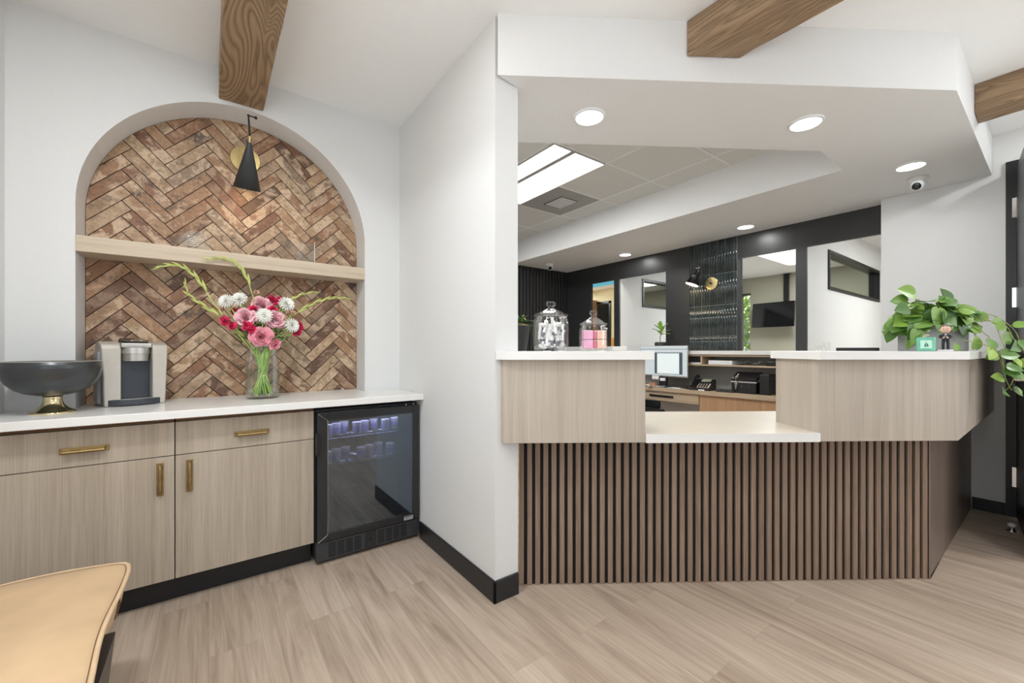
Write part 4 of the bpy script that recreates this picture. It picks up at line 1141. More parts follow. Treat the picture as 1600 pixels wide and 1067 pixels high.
for i in range(74):
    for tr in range(60):
        rr = math.sqrt(r.random())*0.060; a = r.uniform(0, 2*PI); z = r.uniform(0.020, 0.150)*(1 if rr < 0.05 else 0.95)
        p = Vector((J1[0]+rr*math.cos(a), J1[1]+rr*math.sin(a), TZ+z))
        if all((p-q).length > 0.0205 for q in placed): break
    placed.append(p)
    rot = (r.choice([PI/2, PI/2, 0.9, 1.2, 0.3]) + r.uniform(-0.3, 0.3), 0, r.uniform(0, 2*PI))
    if rr > 0.045: rot = (r.uniform(-0.5, 0.5), 0, a+PI/2) if z < 0.12 and z > 0.045 else (PI/2, 0, a)
    if proto is None:
        proto = thing('balm_tube', 'white lip balm tube in the larger glass jar', 'tube', p, 0, 'white tubes in the larger jar')
        proto.rotation_euler = rot
        obj('tube_body', lathe(bm_new(), [(0.0078, -0.030), (0.0078, 0.010)], 12), M['tube'], proto, smooth=False)
        obj('tube_label', lathe(bm_new(), [(0.0080, -0.024), (0.0080, 0.004)], 12, caps=False), M['greylabel'], proto) if True else None
        obj('tube_cap', lathe(bm_new(), [(0.0083, 0.011), (0.0083, 0.030)], 12), M['white'], proto)
    else:
        c_ = copy_tree(proto, p, rot)
        if i % 3:
            for ch in list(c_.children):
                if ch.name.startswith('tube_label'): bpy.data.objects.remove(ch)
# packs in the smaller jar
def pack(dx, dy, z, mat, rz, label, nm='floss_pack', w=0.05, d=0.020, h=0.046):
    t = thing(nm, label, 'pack', (J2[0]+dx, J2[1]+dy, TZ+z), rz)
    obj('pack_shell', box(bm_new(), -w/2, -d/2, 0, w/2, d/2, h), mat, t, bevel=0.004)
    obj('pack_seam', box(bm_new(), -w/2-0.0005, -d/2-0.0006, h*0.93, w/2+0.0005, -d/2+0.001, h*0.96), M['white'], t)
for row in range(2):
    for (s, mt, nm) in ((-1, 'pink', 'pink'), (1, 'peach', 'peach')):
        p = TV*(0.034*s); pos = 'lower' if row == 0 else 'upper'
        for dd in range(2):
            q = p - NV*(0.028 - 0.034*dd)
            pack(q.x, q.y, 0.013+0.048*row, M[mt], -0.61, '%s %s pack at the %s of the smaller jar' % (pos, nm, 'front' if dd == 0 else 'back'))
p = -NV*0.035
for row in range(2):
    pack(p.x, p.y, 0.013+0.048*row, M['redpack'], -0.61, ('lower' if row == 0 else 'upper')+' narrow red pack between pink and peach packs', 'slim_pack', 0.012, 0.02, 0.042)
# small card propped on the jar lid
cd = bm_new(); box(cd, -0.024, -0.001, 0, 0.024, 0.001, 0.034, TR((J2[0]+0.035, J2[1]-0.01, TZ+0.160), -0.7))
# orchid pot behind the partition edge
op = thing('potted_orchid', 'dark tapered pot with a leafy orchid beside the partition wall', 'potted plant', (1.385, 1.822, TZ))
obj('pot', lathe(bm_new(), [(0.048, 0), (0.052, 0.003), (0.074, 0.140), (0.070, 0.140), (0.066, 0.125), (0.01, 0.125)], 32), M['darkpot'], op, smooth=False)
obj('moss', lathe(bm_new(), [(0.070, 0.128), (0.062, 0.146), (0.03, 0.156), (0.001, 0.158)], 20, caps=False), M['soil'], op, smooth=True)
lv = bm_new()
for i in range(9):
    petal(lv, Matrix.Translation((0, 0, 0.145)) @ Matrix.Rotation(2*PI*i/9, 4, 'Z') @ Matrix.Rotation(0.75+0.25*(i % 3), 4, 'X'), 0.10, 0.034, 0.4, 0.35, 6, 2)
obj('leaf', lv, M['leaf'], op, smooth=True, recalc=False)
st = bm_new(); tube(st, curve([(0.03, 0.0, 0.15), (0.035, -0.01, 0.20), (0.045, -0.01, 0.185), (0.055, -0.015, 0.170)], 6), 0.003, 6); obj('root', st, M['mumeye'], op)
sk = bm_new(); tube(sk, [(0.03, 0, 0.14), (-0.06, 0.0, 0.36)], 0.002, 6); obj('support_stake', sk, M['steel'], op)

# right end: planter, candle, figurine
pl = thing('pothos_planter', 'grey rectangular planter of trailing green pothos on the desk corner', 'potted plant', (3.275, 0.44, TZ), math.atan2(-0.5736, 0.8192))
pb = bm_new(); box(pb, -0.135, -0.062, 0, 0.135, 0.075, 0.165)
obj('planter_box', pb, M['concrete'], pl, bevel=0.005)
obj('soil', box(bm_new(), -0.125, -0.052, 0.160, 0.125, 0.065, 0.168), M['soil'], pl)
def heart(bm, mt, s, cl, shade, fold=0.25, bend=0.25):
    prof = [(0.0, 0.10), (0.06, 0.32), (0.16, 0.44), (0.30, 0.49), (0.46, 0.46), (0.62, 0.37), (0.78, 0.24), (0.90, 0.11), (1.0, 0.0)]
    mid, lft, rgt, l2, r2 = [], [], [], [], []
    for i, (t, w) in enumerate(prof):
        y = (t-0.12)*s; zc = -bend*s*(t**2)
        back = -0.10*s*(1-t)**4
        mid.append(bm.verts.new(mt @ Vector((0, y, zc - fold*0.10*s*math.sin(PI*t)))))
        if i < len(prof)-1:
            for (L_, sg, k_) in ((lft, -1, 1.0), (rgt, 1, 1.0), (l2, -1, 0.5), (r2, 1, 0.5)):
                L_.append(bm.verts.new(mt @ Vector((sg*w*s*k_, y + (back if k_ == 1.0 else back*0.3), zc + fold*w*s*(0.55*k_*k_ if k_ < 1 else 0.35)))))
    fs = []
    n_ = len(prof)
    for A, B in ((mid, l2), (l2, lft)):
        for i in range(n_-2): fs.append(bm.faces.new((A[i], A[i+1], B[i+1], B[i])))
    for A, B in ((r2, mid), (rgt, r2)):
        for i in range(n_-2): fs.append(bm.faces.new((A[i], A[i+1], B[i+1], B[i])))
    fs.append(bm.faces.new((mid[n_-2], mid[n_-1], l2[n_-2]))); fs.append(bm.faces.new((l2[n_-2], mid[n_-1], lft[n_-2])))
    fs.append(bm.faces.new((r2[n_-2], mid[n_-1], mid[n_-2]))); fs.append(bm.faces.new((rgt[n_-2], mid[n_-1], r2[n_-2])))
    for f_ in fs:
        for lp in f_.loops: lp[cl] = (shade, shade, shade, 1)
lf = bm_new(); cl2 = lf.loops.layers.float_color.new('Col'); vn = bm_new(); r = random.Random(23)
def leaf_at(p, tip, s_, nrm=(0, -1, 0.5), shade=None, stem_from=None):
    y_ = Vector(tip).normalized(); z_ = Vector(nrm); z_ = (z_ - y_*z_.dot(y_)).normalized(); x_ = y_.cross(z_)
    q = Matrix((x_, y_, z_)).transposed().to_4x4()
    heart(lf, Matrix.Translation(p) @ q, s_, cl2, r.uniform(0.10, 0.80) if shade is None else shade, r.uniform(0.1, 0.5), r.uniform(0.1, 0.4))
    if stem_from is not None:
        m_ = (Vector(p)+Vector(stem_from))/2 + Vector((0, 0, 0.02))
        tube(vn, curve([stem_from, m_, p], 4), 0.0016, 5)
# crown: local x along the planter (+x right), -y towards the viewer
CX_ = -0.005
for i in range(150):
    u = r.uniform(-1, 1); el = r.uniform(0.0, 0.95)*PI*0.5; k_ = r.uniform(0.55, 1.0)
    fr_ = r.choice((-1, -1, 1))
    prof_ = math.sqrt(max(0.02, 1-(u*0.95)**2))
    x = CX_ + u*0.190; z = 0.150 + 0.165*prof_*math.sin(el)*k_; y = 0.01 + fr_*0.115*prof_*math.cos(el)*k_
    if abs(u) > 0.55: z -= 0.045*r.random()
    nr = Vector((u*0.7 + r.uniform(-0.5, 0.5), -0.9 if fr_ < 0 else -0.15, 0.35+0.9*math.sin(el) + r.uniform(-0.3, 0.3)))
    tp_d = Vector((u*1.1 + r.uniform(-0.7, 0.7), -0.35*fr_*-1, r.uniform(-1.0, 0.15)))
    leaf_at((x, y, z), tp_d, r.uniform(0.060, 0.092), nr, stem_from=(x*0.4, y*0.3, 0.165))
for (x, y, z, dx, dy, dz, s) in ((-0.205, -0.05, 0.235, -0.9, -0.2, -0.1, 0.080), (-0.180, -0.07, 0.125, -0.6, -0.3, -0.9, 0.085), (-0.175, -0.08, 0.105, -0.3, -0.2, -0.9, 0.085), (-0.165, -0.03, 0.070, -0.1, -0.2, -1, 0.07), (-0.12, 0.0, 0.325, -1.0, 0.0, 0.35, 0.095), (-0.16, 0.0, 0.28, -1.0, 0.0, 0.1, 0.085), (0.09, 0.0, 0.29, -0.3, 0.0, 0.7, 0.085), (0.075, -0.09, 0.160, 0.1, -0.2, -1, 0.095), (0.035, -0.09, 0.165, -0.2, -0.2, -1, 0.07), (-0.03, -0.10, 0.20, 0.1, -0.2, -1, 0.10), (0.0, -0.115, 0.012, 0.2, 0.0, 1, 0.045), (0.125, -0.10, 0.020, 0.0, -0.3, 1, 0.075), (-0.08, -0.1, 0.22, -0.2, -0.3, -1, 0.095)):
    leaf_at((x, y, z), (dx, dy, dz), s, (0.1, -1, 0.4), stem_from=(x*0.5, y*0.5, 0.16) if z > 0.06 else None)
# trailing vines (local coordinates of the planter)
ROT = Matrix.Rotation(-math.atan2(-0.5736, 0.8192), 4, 'Z')
def loc_(x, y, z): v = ROT @ Vector((x-3.275, y-0.44, 0)); return Vector((v.x, v.y, z-TZ))
vines = [[(3.33, 0.36, 1.355), (3.40, 0.24, 1.36), (3.43, 0.20, 1.24), (3.45, 0.16, 1.12), (3.45, 0.17, 1.02), (3.40, 0.20, 0.97)],
         [(3.20, 0.34, 1.26), (3.27, 0.27, 1.235), (3.33, 0.235, 1.215), (3.38, 0.20, 1.16), (3.40, 0.19, 1.06), (3.44, 0.17, 0.985)],
         [(3.30, 0.40, 1.36), (3.43, 0.26, 1.40), (3.50, 0.17, 1.32), (3.52, 0.14, 1.22), (3.54, 0.12, 1.13), (3.46, 0.16, 1.10)],
         [(3.34, 0.34, 1.36), (3.37, 0.25, 1.28), (3.41, 0.21, 1.16), (3.42, 0.19, 1.07)],
         [(3.35, 0.36, 1.36), (3.46, 0.21, 1.35), (3.50, 0.16, 1.25), (3.56, 0.11, 1.16), (3.60, 0.08, 1.14)]]
for vi, v in enumerate(vines):
    cv = curve([loc_(*p) for p in v], 7)
    tube(vn, cv, 0.0021, 6)
    st_ = 8 if vi != 1 else 14
    for j in range(st_, len(cv), 5 if vi != 4 else 7):
        p = cv[j]; d = Vector((r.uniform(-0.9, 1), r.uniform(-0.7, 0.1), r.uniform(-0.8, 0.2)))
        tip_ = p + d.normalized()*0.022
        tube(vn, [p, tip_], 0.0013, 5)
        leaf_at(tip_, d, r.uniform(0.052, 0.078), (r.uniform(-0.6, 0.4), -1, r.uniform(0, 0.8)), r.uniform(0.35, 1.0))
obj('foliage', lf, M['pothos'], pl, smooth=True, recalc=False)
obj('vine', vn, M['vine'], pl, smooth=True)

cn = thing('jar_candle', 'green glass candle with pale label on the desk in front of the pothos', 'candle', (2.965, 0.425, TZ))
obj('candle_glass', lathe(bm_new(), [(0.030, 0), (0.035, 0.003), (0.036, 0.070), (0.033, 0.071), (0.033, 0.064), (0.001, 0.063)], 28), M['mint'], cn, smooth=False)
fdir = math.atan2(-0.44, -2.95)
lbm = bm_new(); seg = 10
for i in range(seg):
    a0 = fdir-0.62+1.24*i/seg; a1 = fdir-0.62+1.24*(i+1)/seg
    vv = [lbm.verts.new((0.0366*math.cos(a), 0.0366*math.sin(a), z)) for a, z in ((a0, 0.014), (a1, 0.014), (a1, 0.056), (a0, 0.056))]
    lbm.faces.new(vv)
lo_ = obj('candle_label', lbm, M['mintlabel'], cn)
sg = bm_new(); mt = Matrix.Translation((0.0385*math.cos(fdir), 0.0385*math.sin(fdir), 0.034)) @ Matrix.Rotation(fdir+PI/2, 4, 'Z')
for tri in (((-0.008, -0.007), (0.0, -0.009), (-0.001, 0.012)), ((0.002, -0.009), (0.010, -0.006), (0.001, 0.010)), ((-0.010, -0.011), (0.010, -0.009), (0.0, -0.013))):
    vv = [sg.verts.new(mt @ Vector((x, 0, z))) for x, z in tri]; sg.faces.new(vv)
obj('sail_emblem', sg, M['teal'], lo_)
wl_ = bm_new(); petal(wl_, Matrix.Translation((0.0, 0.01, 0.066)) @ Matrix.Rotation(0.8, 4, 'Y') @ Matrix.Rotation(0.3, 4, 'X'), 0.032, 0.028, 0.2, 0.4)
obj('paper_curl', wl_, M['bud'], cn, smooth=True, recalc=False)

fg = thing('bobblehead_figure', 'small big-headed figurine in a black suit with arms folded', 'figurine', (3.018, 0.362, TZ), math.atan2(-0.352, -3.045)+PI/2)
obj('base', box(bm_new(), -0.028, -0.022, 0, 0.028, 0.022, 0.008), M['white'], fg, bevel=0.002)
bdy = bm_new()
for s in (-1, 1):
    tube(bdy, [(s*0.0085, 0, 0.012), (s*0.009, 0, 0.035), (s*0.007, 0, 0.058)], [0.0055, 0.006, 0.0075], 10)
    tube(bdy, [(s*0.010, -0.014, 0.0105), (s*0.009, 0.004, 0.012)], [0.005, 0.006], 8)
    tube(bdy, [(s*0.016, 0, 0.082), (s*0.021, -0.002, 0.070), (s*0.013, -0.012, 0.067), (-s*0.006, -0.015, 0.070)], [0.0055, 0.0052, 0.0048, 0.0042], 8)
lathe(bdy, [(0.011, 0.054), (0.013, 0.066), (0.0165, 0.080), (0.012, 0.088), (0.005, 0.091)], 14, Matrix.Diagonal((1, 0.7, 1, 1)))
bo = obj('body', bdy, M['suit'], fg, smooth=True)
shr = bm_new(); petal(shr, Matrix.Translation((0, -0.0105, 0.070)) @ Matrix.Rotation(0.0, 4, 'X'), 0.018, 0.010, 0.0, 0.0); obj('shirt', shr, M['white'], bo, recalc=False)
hnd = bm_new()
for s in (-1, 1):
    for fgr in range(4):
        tube(hnd, [(s*0.004, -0.0185, 0.066+fgr*0.0022), (s*0.010, -0.0195, 0.066+fgr*0.0022)], 0.0012, 6)
    lathe(hnd, [(0.0002, -0.004), (0.004, 0), (0.0002, 0.004)], 8, Matrix.Translation((s*0.006, -0.0175, 0.069)), caps=False)
obj('hand', hnd, M['skin'], bo, smooth=True)
hd_ = bm_new()
bmesh.ops.create_uvsphere(hd_, u_segments=20, v_segments=14, radius=0.020, matrix=Matrix.Translation((0, 0, 0.112)) @ Matrix.Diagonal((0.95, 0.95, 1.12, 1)))
bmesh.ops.create_uvsphere(hd_, u_segments=8, v_segments=6, radius=0.0035, matrix=Matrix.Translation((0, -0.0195, 0.109)))
for s in (-1, 1): bmesh.ops.create_uvsphere(hd_, u_segments=8, v_segments=6, radius=0.0042, matrix=Matrix.Translation((s*0.019, 0.001, 0.110)))
ho = obj('head', hd_, M['skin'], fg, smooth=True)
hr = bm_new(); bmesh.ops.create_uvsphere(hr, u_segments=20, v_segments=14, radius=0.0212, matrix=Matrix.Translation((0, 0.003, 0.116)) @ Matrix.Diagonal((0.96, 0.95, 1.0, 1)))
bmesh.ops.delete(hr, geom=[v for v in hr.verts if v.co.z < 0.112 + (0.012 if v.co.y < -0.004 else -0.004)], context='VERTS')
obj('hair', hr, M['hair'], ho, smooth=True)
fc = bm_new()
for s in (-1, 1):
    bmesh.ops.create_uvsphere(fc, u_segments=6, v_segments=5, radius=0.0016, matrix=Matrix.Translation((s*0.0065, -0.0178, 0.114)))
box(fc, -0.004, -0.0183, 0.1005, 0.004, -0.0165, 0.1018)
obj('face_features', fc, M['hair'], ho)

# ------------------------------------------------------------------ staff side
DZ = 0.752
sd = thing('staff_desk', 'pale wood built-in staff desk under the back ledge', 'desk', (4.36, 1.0, 0))
def yl(y): return y-1.0
db = bm_new(); box(db, 0, 0.02, DZ-0.045, 0.43, yl(LY-0.03), DZ); obj('desk_top', db, M['deskwood'], sd, bevel=0.002)
db = bm_new(); box(db, 0.03, 0.05, 0, 0.42, yl(1.55), DZ-0.046); obj('pedestal', db, M['deskwood'], sd)
db = bm_new(); box(db, 0.03, yl(1.56), 0, 0.42, yl(2.42), DZ-0.046); obj('pedestal', db, M['brownwood'], sd)
db = bm_new(); box(db, 0.03, yl(2.43), 0.59, 0.42, yl(3.6), DZ-0.046); dro = obj('drawer', db, M['deskwood'], sd, bevel=0.002)
db = bm_new(); box(db, 0.020, yl(2.74), 0.635, 0.0295, yl(3.06), 0.66); obj('drawer_pull', db, M['black'], dro)
obj('knee_panel', box(bm_new(), 0.40, yl(2.43), 0, 0.42, yl(3.6), 0.589), M['wall'], sd)
hu = thing('wall_hutch', 'pale wood hutch with white top ledge and open shelf above the staff desk', 'shelf unit', (4.52, 1.0, 0))
db = bm_new(); box(db, -0.02, -0.05, 1.152, 0.298, yl(LY-0.03), 1.193); obj('ledge_top', db, M['quartz'], hu, bevel=0.002)
db = bm_new(); box(db, 0, 0.0, 1.022, 0.278, yl(LY-0.05), 1.040); box(db, 0, 0.0, 1.130, 0.278, yl(LY-0.05), 1.151)
for y in (1.02, 2.46, 3.9): box(db, 0.0, yl(y), 1.040, 0.278, yl(y)+0.02, 1.130)
obj('shelf', db, M['deskwood'], hu)
obj('back_panel', box(bm_new(), 0.278, 0.0, DZ+0.001, 0.298, yl(LY-0.05), 1.151), M['grille_grey'], hu)
obj('end_panel', box(bm_new(), 0.0, 0.0, DZ+0.001, 0.278, 0.02, 1.021), M['brownwood'], hu)
rl = bm_new(); box(rl, -0.02+4.52, 3.73, 1.1935, 4.80, 4.93, 1.252)
tag(obj('raised_ledge_box', rl, M['quartz'], bevel=0.003), 'low white box on the back ledge behind the jars', 'box')
# things on the shelf and desk
def flatbox(nm, lab, cat, x0, y0, z0, x1, y1, z1, mat, bev=0.003):
    return tag(obj(nm, box(bm_new(), x0, y0, z0, x1, y1, z1), mat, bevel=bev), lab, cat)
flatbox('paper_stack', 'stack of white paper on the hutch shelf', 'paper', 4.54, 2.14, 1.0405, 4.76, 2.40, 1.085, M['paper'], 0.001)
flatbox('paper_scrap', 'small white paper pile at the left of the shelf divider', 'paper', 4.54, 2.49, 1.0405, 4.70, 2.62, 1.056, M['paper'], 0.001)
cbm = bm_new(); r = random.Random(4); pts = [(4.57+0.06*r.random(), 2.10-0.033*i, 1.052+0.03*r.random()) for i in range(9)]
tube(cbm, curve(pts, 6), 0.006, 7); tag(obj('cable_bundle', cbm, M['greylabel'], smooth=True), 'coiled grey cables on the hutch shelf', 'cable')
flatbox('router', 'long black router lying on the hutch shelf', 'router', 4.54, 1.25, 1.0405, 4.74, 1.80, 1.085, M['black'], 0.006)
# monitor
mo = thing('computer_monitor', 'lit flat computer monitor standing on the staff desk', 'monitor', (4.45, 2.90, DZ), 0)
obj('bezel', box(bm_new(), 0.0, -0.305, 0.125, 0.02, 0.345, 0.500), M['steel'], mo, bevel=0.003)
sc_ = obj('screen', box(bm_new(), -0.0015, -0.298, 0.142, 0.0005, 0.338, 0.494), M['lcdblue'], mo)
obj('page_window', box(bm_new(), -0.0035, -0.24, 0.16, -0.001, 0.13, 0.42), M['lcddark'], sc_)
obj('page', box(bm_new(), -0.005, -0.20, 0.165, -0.003, 0.095, 0.41), M['lcd'], sc_)
obj('title_bar', box(bm_new(), -0.003, -0.298, 0.458, -0.001, 0.338, 0.463), M['lcddark'], sc_)
stn = bm_new(); box(stn, 0.005, -0.03, 0.006, 0.03, 0.07, 0.125); box(stn, -0.07, -0.11, 0.0, 0.10, 0.15, 0.008); obj('stand', stn, M['black'], mo, bevel=0.003)
nt_ = bm_new(); box(nt_, -0.012, 0.07, 0.09, -0.001, 0.16, 0.135); box(nt_, -0.012, -0.02, 0.075, -0.001, 0.05, 0.11); obj('sticky_note', nt_, M['paper'], mo)
# phone
ph = thing('desk_phone', 'black office desk phone with handset on the staff desk', 'phone', (4.47, 2.43, DZ), -PI/2+0.12)
# local: -y towards... x along width
pbm = bm_new()
prf = [(-0.10, 0.0), (0.10, 0.0), (0.10, 0.110), (0.085, 0.118), (-0.10, 0.022)]
a_ = [pbm.verts.new((-0.11, y, z)) for y, z in prf]; b2_ = [pbm.verts.new((0.11, y, z)) for y, z in prf]
pbm.faces.new(a_); pbm.faces.new(b2_[::-1])
for i in range(5): pbm.faces.new((a_[i], a_[(i+1) % 5], b2_[(i+1) % 5], b2_[i]))
obj('phone_body', pbm, M['black'], ph, bevel=0.004)
slope = math.atan2(0.096, 0.185); PM = TR((0, -0.10, 0.0225), 0, slope)
obj('keypad', box(bm_new(), -0.03, 0.02, 0.0005, 0.095, 0.105, 0.003, PM), M['keys'], ph)
kb = bm_new()
for i in range(4):
    for j in range(4): box(kb, -0.022+i*0.028, 0.025+j*0.02, 0.003, -0.002+i*0.028, 0.038+j*0.02, 0.007, PM)
obj('key', kb, M['black'], ph)
obj('display', box(bm_new(), -0.02, 0.135, 0.006, 0.08, 0.19, 0.012, PM), M['lcdgrey'], ph)
hs = bm_new(); tube(hs, curve([PM @ Vector((-0.08, 0.0, 0.028)), PM @ Vector((-0.08, 0.03, 0.045)), PM @ Vector((-0.08, 0.11, 0.055)), PM @ Vector((-0.08, 0.18, 0.045)), PM @ Vector((-0.08, 0.215, 0.028))], 5), [0.022]*3+[0.015]*15+[0.022]*3, 12)
obj('handset', hs, M['gloss_black'], ph, smooth=True)
flatbox('phone_pad', 'black rubber pad beside the desk phone', 'pad', 4.40, 2.50, DZ+0.0005, 4.56, 2.66, DZ+0.012, M['black'])
flatbox('card_stack', 'white card under the front of the desk phone', 'card', 4.37, 2.36, DZ+0.0005, 4.375+0.04, 2.46, DZ+0.014, M['paper'], 0.001)
kb2 = thing('keyboard', 'flat black keyboard between phone and card machine', 'keyboard', (4.46, 2.13, DZ))
obj('keyboard_body', box(bm_new(), -0.06, -0.06, 0.0005, 0.08, 0.12, 0.016), M['black'], kb2, bevel=0.004)
# card machine / black box printer with trays
pr_ = thing('label_printer', 'black label printer at the right of the staff desk', 'printer', (4.50, 1.90, DZ))
obj('printer_body', box(bm_new(), -0.06, -0.05, 0.0005, 0.16, 0.20, 0.120), M['gloss_black'], pr_, bevel=0.008)
tp = bm_new(); mt = TR((-0.06, 0, 0.12), 0, 0, -0.45); box(tp, 0.0, -0.05, 0.0, 0.17, 0.20, 0.03, mt); obj('top_cover', tp, M['black'], pr_, bevel=0.006)
obj('silver_strip', box(bm_new(), -0.063, -0.05, 0.112, -0.058, 0.20, 0.124), M['chrome'], pr_)
fdx = bm_new()
for y in (0.02, 0.09): lathe(fdx, [(0.0002, -0.008), (0.008, 0), (0.0002, 0.008)], 8, Matrix.Translation((-0.066, y, 0.075)), caps=False)
obj('button', fdx, M['chrome'], pr_)
bx = thing('document_holder', 'upright black document holder beside the label printer', 'holder', (4.50, 1.78, DZ))
obj('holder_body', box(bm_new(), -0.06, -0.045, 0.0005, 0.14, 0.045, 0.205), M['black'], bx, bevel=0.004)
cw = bm_new()
for i in range(5): tube(cw, curve([(0.0, -0.05, 0.16-0.02*i), (0.0, -0.10, 0.13-0.015*i), (0.02, -0.14-0.01*i, 0.10-0.012*i), (0.03, -0.10, 0.03)], 5), 0.0022, 5)
obj('cord', cw, M['black'], bx)
op2 = thing('glass_bud_vase', 'small clear glass with dried stems left of the label printer', 'vase', (4.47, 2.135-0.02, DZ+0.0165))
op2.location = (4.44, 2.245-0.19, DZ+0.0165)
obj('glass_body', lathe(bm_new(), [(0.022, 0), (0.026, 0.06), (0.030, 0.09)], 16), M['jarglass'], op2, smooth=True)
dr_ = bm_new(); r = random.Random(9)
for i in range(14):
    p = Vector((r.uniform(-0.03, 0.03), r.uniform(-0.03, 0.03), r.uniform(0.07, 0.19))); tube(dr_, [(0, 0, 0.02), p], 0.0015, 4)
    bmesh.ops.create_uvsphere(dr_, u_segments=6, v_segments=5, radius=0.008, matrix=Matrix.Translation(p))
obj('dried_stem', dr_, M['keys'], op2)
# papers
pp = [(4.40, 2.70, 0.2, 'white sheet of paper on the staff desk nearest the phone'), (4.42, 2.84, -0.3, 'white sheet of paper in the middle of the staff desk pile'), (4.39, 2.98, 0.5, 'white sheet of paper under the monitor edge'), (4.41, 3.14, 0.1, 'white sheet of paper furthest left on the staff desk')]
for i, (x, y, a, lab) in enumerate(pp):
    bm = bm_new(); zz = DZ+0.001+0.003*i; box(bm, -0.05, -0.10, zz, 0.05, 0.10, zz+0.002, TR((x+0.02, y, 0), a)); tag(obj('paper_sheet', bm, M['paper']), lab, 'paper')
flatbox('note_block', 'orange-brown note block under the monitor', 'note pad', 4.37, 2.98, DZ+0.013, 4.42, 3.06, DZ+0.045, M['copper'], 0.002)
pnn = bm_new(); tube(pnn, [(4.38, 2.72, DZ+0.020), (4.42, 2.90, DZ+0.020)], 0.004, 6); tag(obj('pen', pnn, M['slate'], smooth=True), 'dark pen lying across the papers', 'pen')
r = random.Random(8)
for i in range(5):
    bm = bm_new(); y = 3.10+0.05*i; tube(bm, [(4.37+0.02*r.random(), y, DZ+0.020), (4.40+0.02*r.random(), y+r.uniform(-0.04, 0.04), DZ+0.022)], 0.005, 6)
    tag(obj('marker_pen', bm, M['black'] if i % 2 else M['white'], smooth=True), 'loose short %s marker, %s of those left of the note block' % ('black' if i % 2 else 'white', ('first', 'second', 'third', 'fourth', 'furthest')[i]), 'marker', 'loose markers on the staff desk')
# office chair
oc = thing('office_chair', 'black office chair pushed under the staff desk', 'chair', (4.12, 3.02, 0))
bmx = bm_new(); box(bmx, -0.20, -0.22, 0.42, 0.22, 0.22, 0.50); obj('seat', bmx, M['black'], oc, bevel=0.03, seg=3)
bmx = bm_new(); box(bmx, 0.15, -0.17, 0.505, 0.19, 0.17, 0.60, TR((0, 0, 0), 0, 0, 0.0)); obj('backrest', bmx, M['gloss_black'], oc, bevel=0.015, seg=3)
bmx = bm_new(); tube(bmx, [(0, 0, 0.10), (0, 0, 0.42)], 0.03, 12)
obj('column', bmx, M['black'], oc)
for i in range(5):
    a = 2*PI*i/5+0.3
    bmx = bm_new(); tube(bmx, [(0, 0, 0.10), (0.26*math.cos(a), 0.26*math.sin(a), 0.065)], [0.025, 0.015], 8)
    box(bmx, 0.26*math.cos(a)-0.02, 0.26*math.sin(a)-0.02, 0.0, 0.26*math.cos(a)+0.02, 0.26*math.sin(a)+0.02, 0.055); obj('leg', bmx, M['black'], oc)
# plant on the ledge
lp = thing('potted_seedling', 'small green plant in a black pot on the back ledge', 'potted plant', (4.66, 3.09, 1.1935))
obj('pot', lathe(bm_new(), [(0.055, 0), (0.068, 0.02), (0.072, 0.10), (0.064, 0.11), (0.005, 0.10)], 24), M['darkpot'], lp, smooth=True)
bmx = bm_new(); tube(bmx, curve([(0, 0, 0.10), (0.0, 0.006, 0.16), (0, -0.006, 0.21), (0, -0.01, 0.27)], 5), 0.005, 6); obj('stem', bmx, M['soil'], lp)
bmx = bm_new()
for i in range(11):
    a = 2*PI*i*0.381966; petal(bmx, Matrix.Translation((0, -0.008, 0.20+0.007*i)) @ Matrix.Rotation(a, 4, 'Z') @ Matrix.Rotation(1.25-0.09*i, 4, 'X'), 0.13, 0.045, 0.35, 0.25, 6, 2)
obj('leaf', bmx, M['stem'], lp, smooth=True, recalc=False)
# glasses and dark tray on the ledge by the right opening
for i, (y, h, lab) in enumerate(((1.395, 0.055, 'small clear glass on the back ledge, left of the pair'), (1.335, 0.085, 'taller clear glass on the back ledge, right of the pair'))):
    g_ = thing('drinking_glass', lab, 'glass', (4.68, y, 1.1935)); obj('glass_wall', lathe(bm_new(), [(0.024, 0), (0.028, h), (0.026, h), (0.022, 0.004)], 20), M['jarglass'], g_, smooth=True)
flatbox('black_tray', 'low black tray on the ledge under the right opening', 'tray', 4.66, 0.98, 1.1935, 4.79, 1.26, 1.222, M['black'])

# tile panel on the charcoal wall
tp_ = struct('trim_1', box(bm_new(), DX-0.006, 2.213, 1.194, DX-0.0005, 2.785, SOF-0.003), M['tilejoint'], 'dark glossy vertical tile panel on the charcoal wall', 'tile panel')
kt = bm_new(); ny = 18; py = 0.572/ny
for j, (z0, z1) in enumerate(((1.195, 1.362), (1.368, 1.727), (1.733, 2.094), (2.100, 2.492))):
    for i in range(ny):
        y0 = 2.214 + i*py; gw = 0.0022 if i % 3 == 0 else 0.0008
        y1 = y0+py-gw; ns = 5; ring = []
        for q in range(ns+1):
            a = PI*q/ns; ring.append((DX-0.006-0.007*math.sin(a)**0.8, (y0+y1)/2-(y1-y0)/2*math.cos(a)))
        va_ = [kt.verts.new((x, y, z0)) for x, y in ring]; vb_ = [kt.verts.new((x, y, z1)) for x, y in ring]
        for q in range(ns): kt.faces.new((va_[q], va_[q+1], vb_[q+1], vb_[q])).smooth = True
        kt.faces.new(va_); kt.faces.new(vb_[::-1])
me_k = obj('vertical_tiles', kt, M['kit'], tp_)

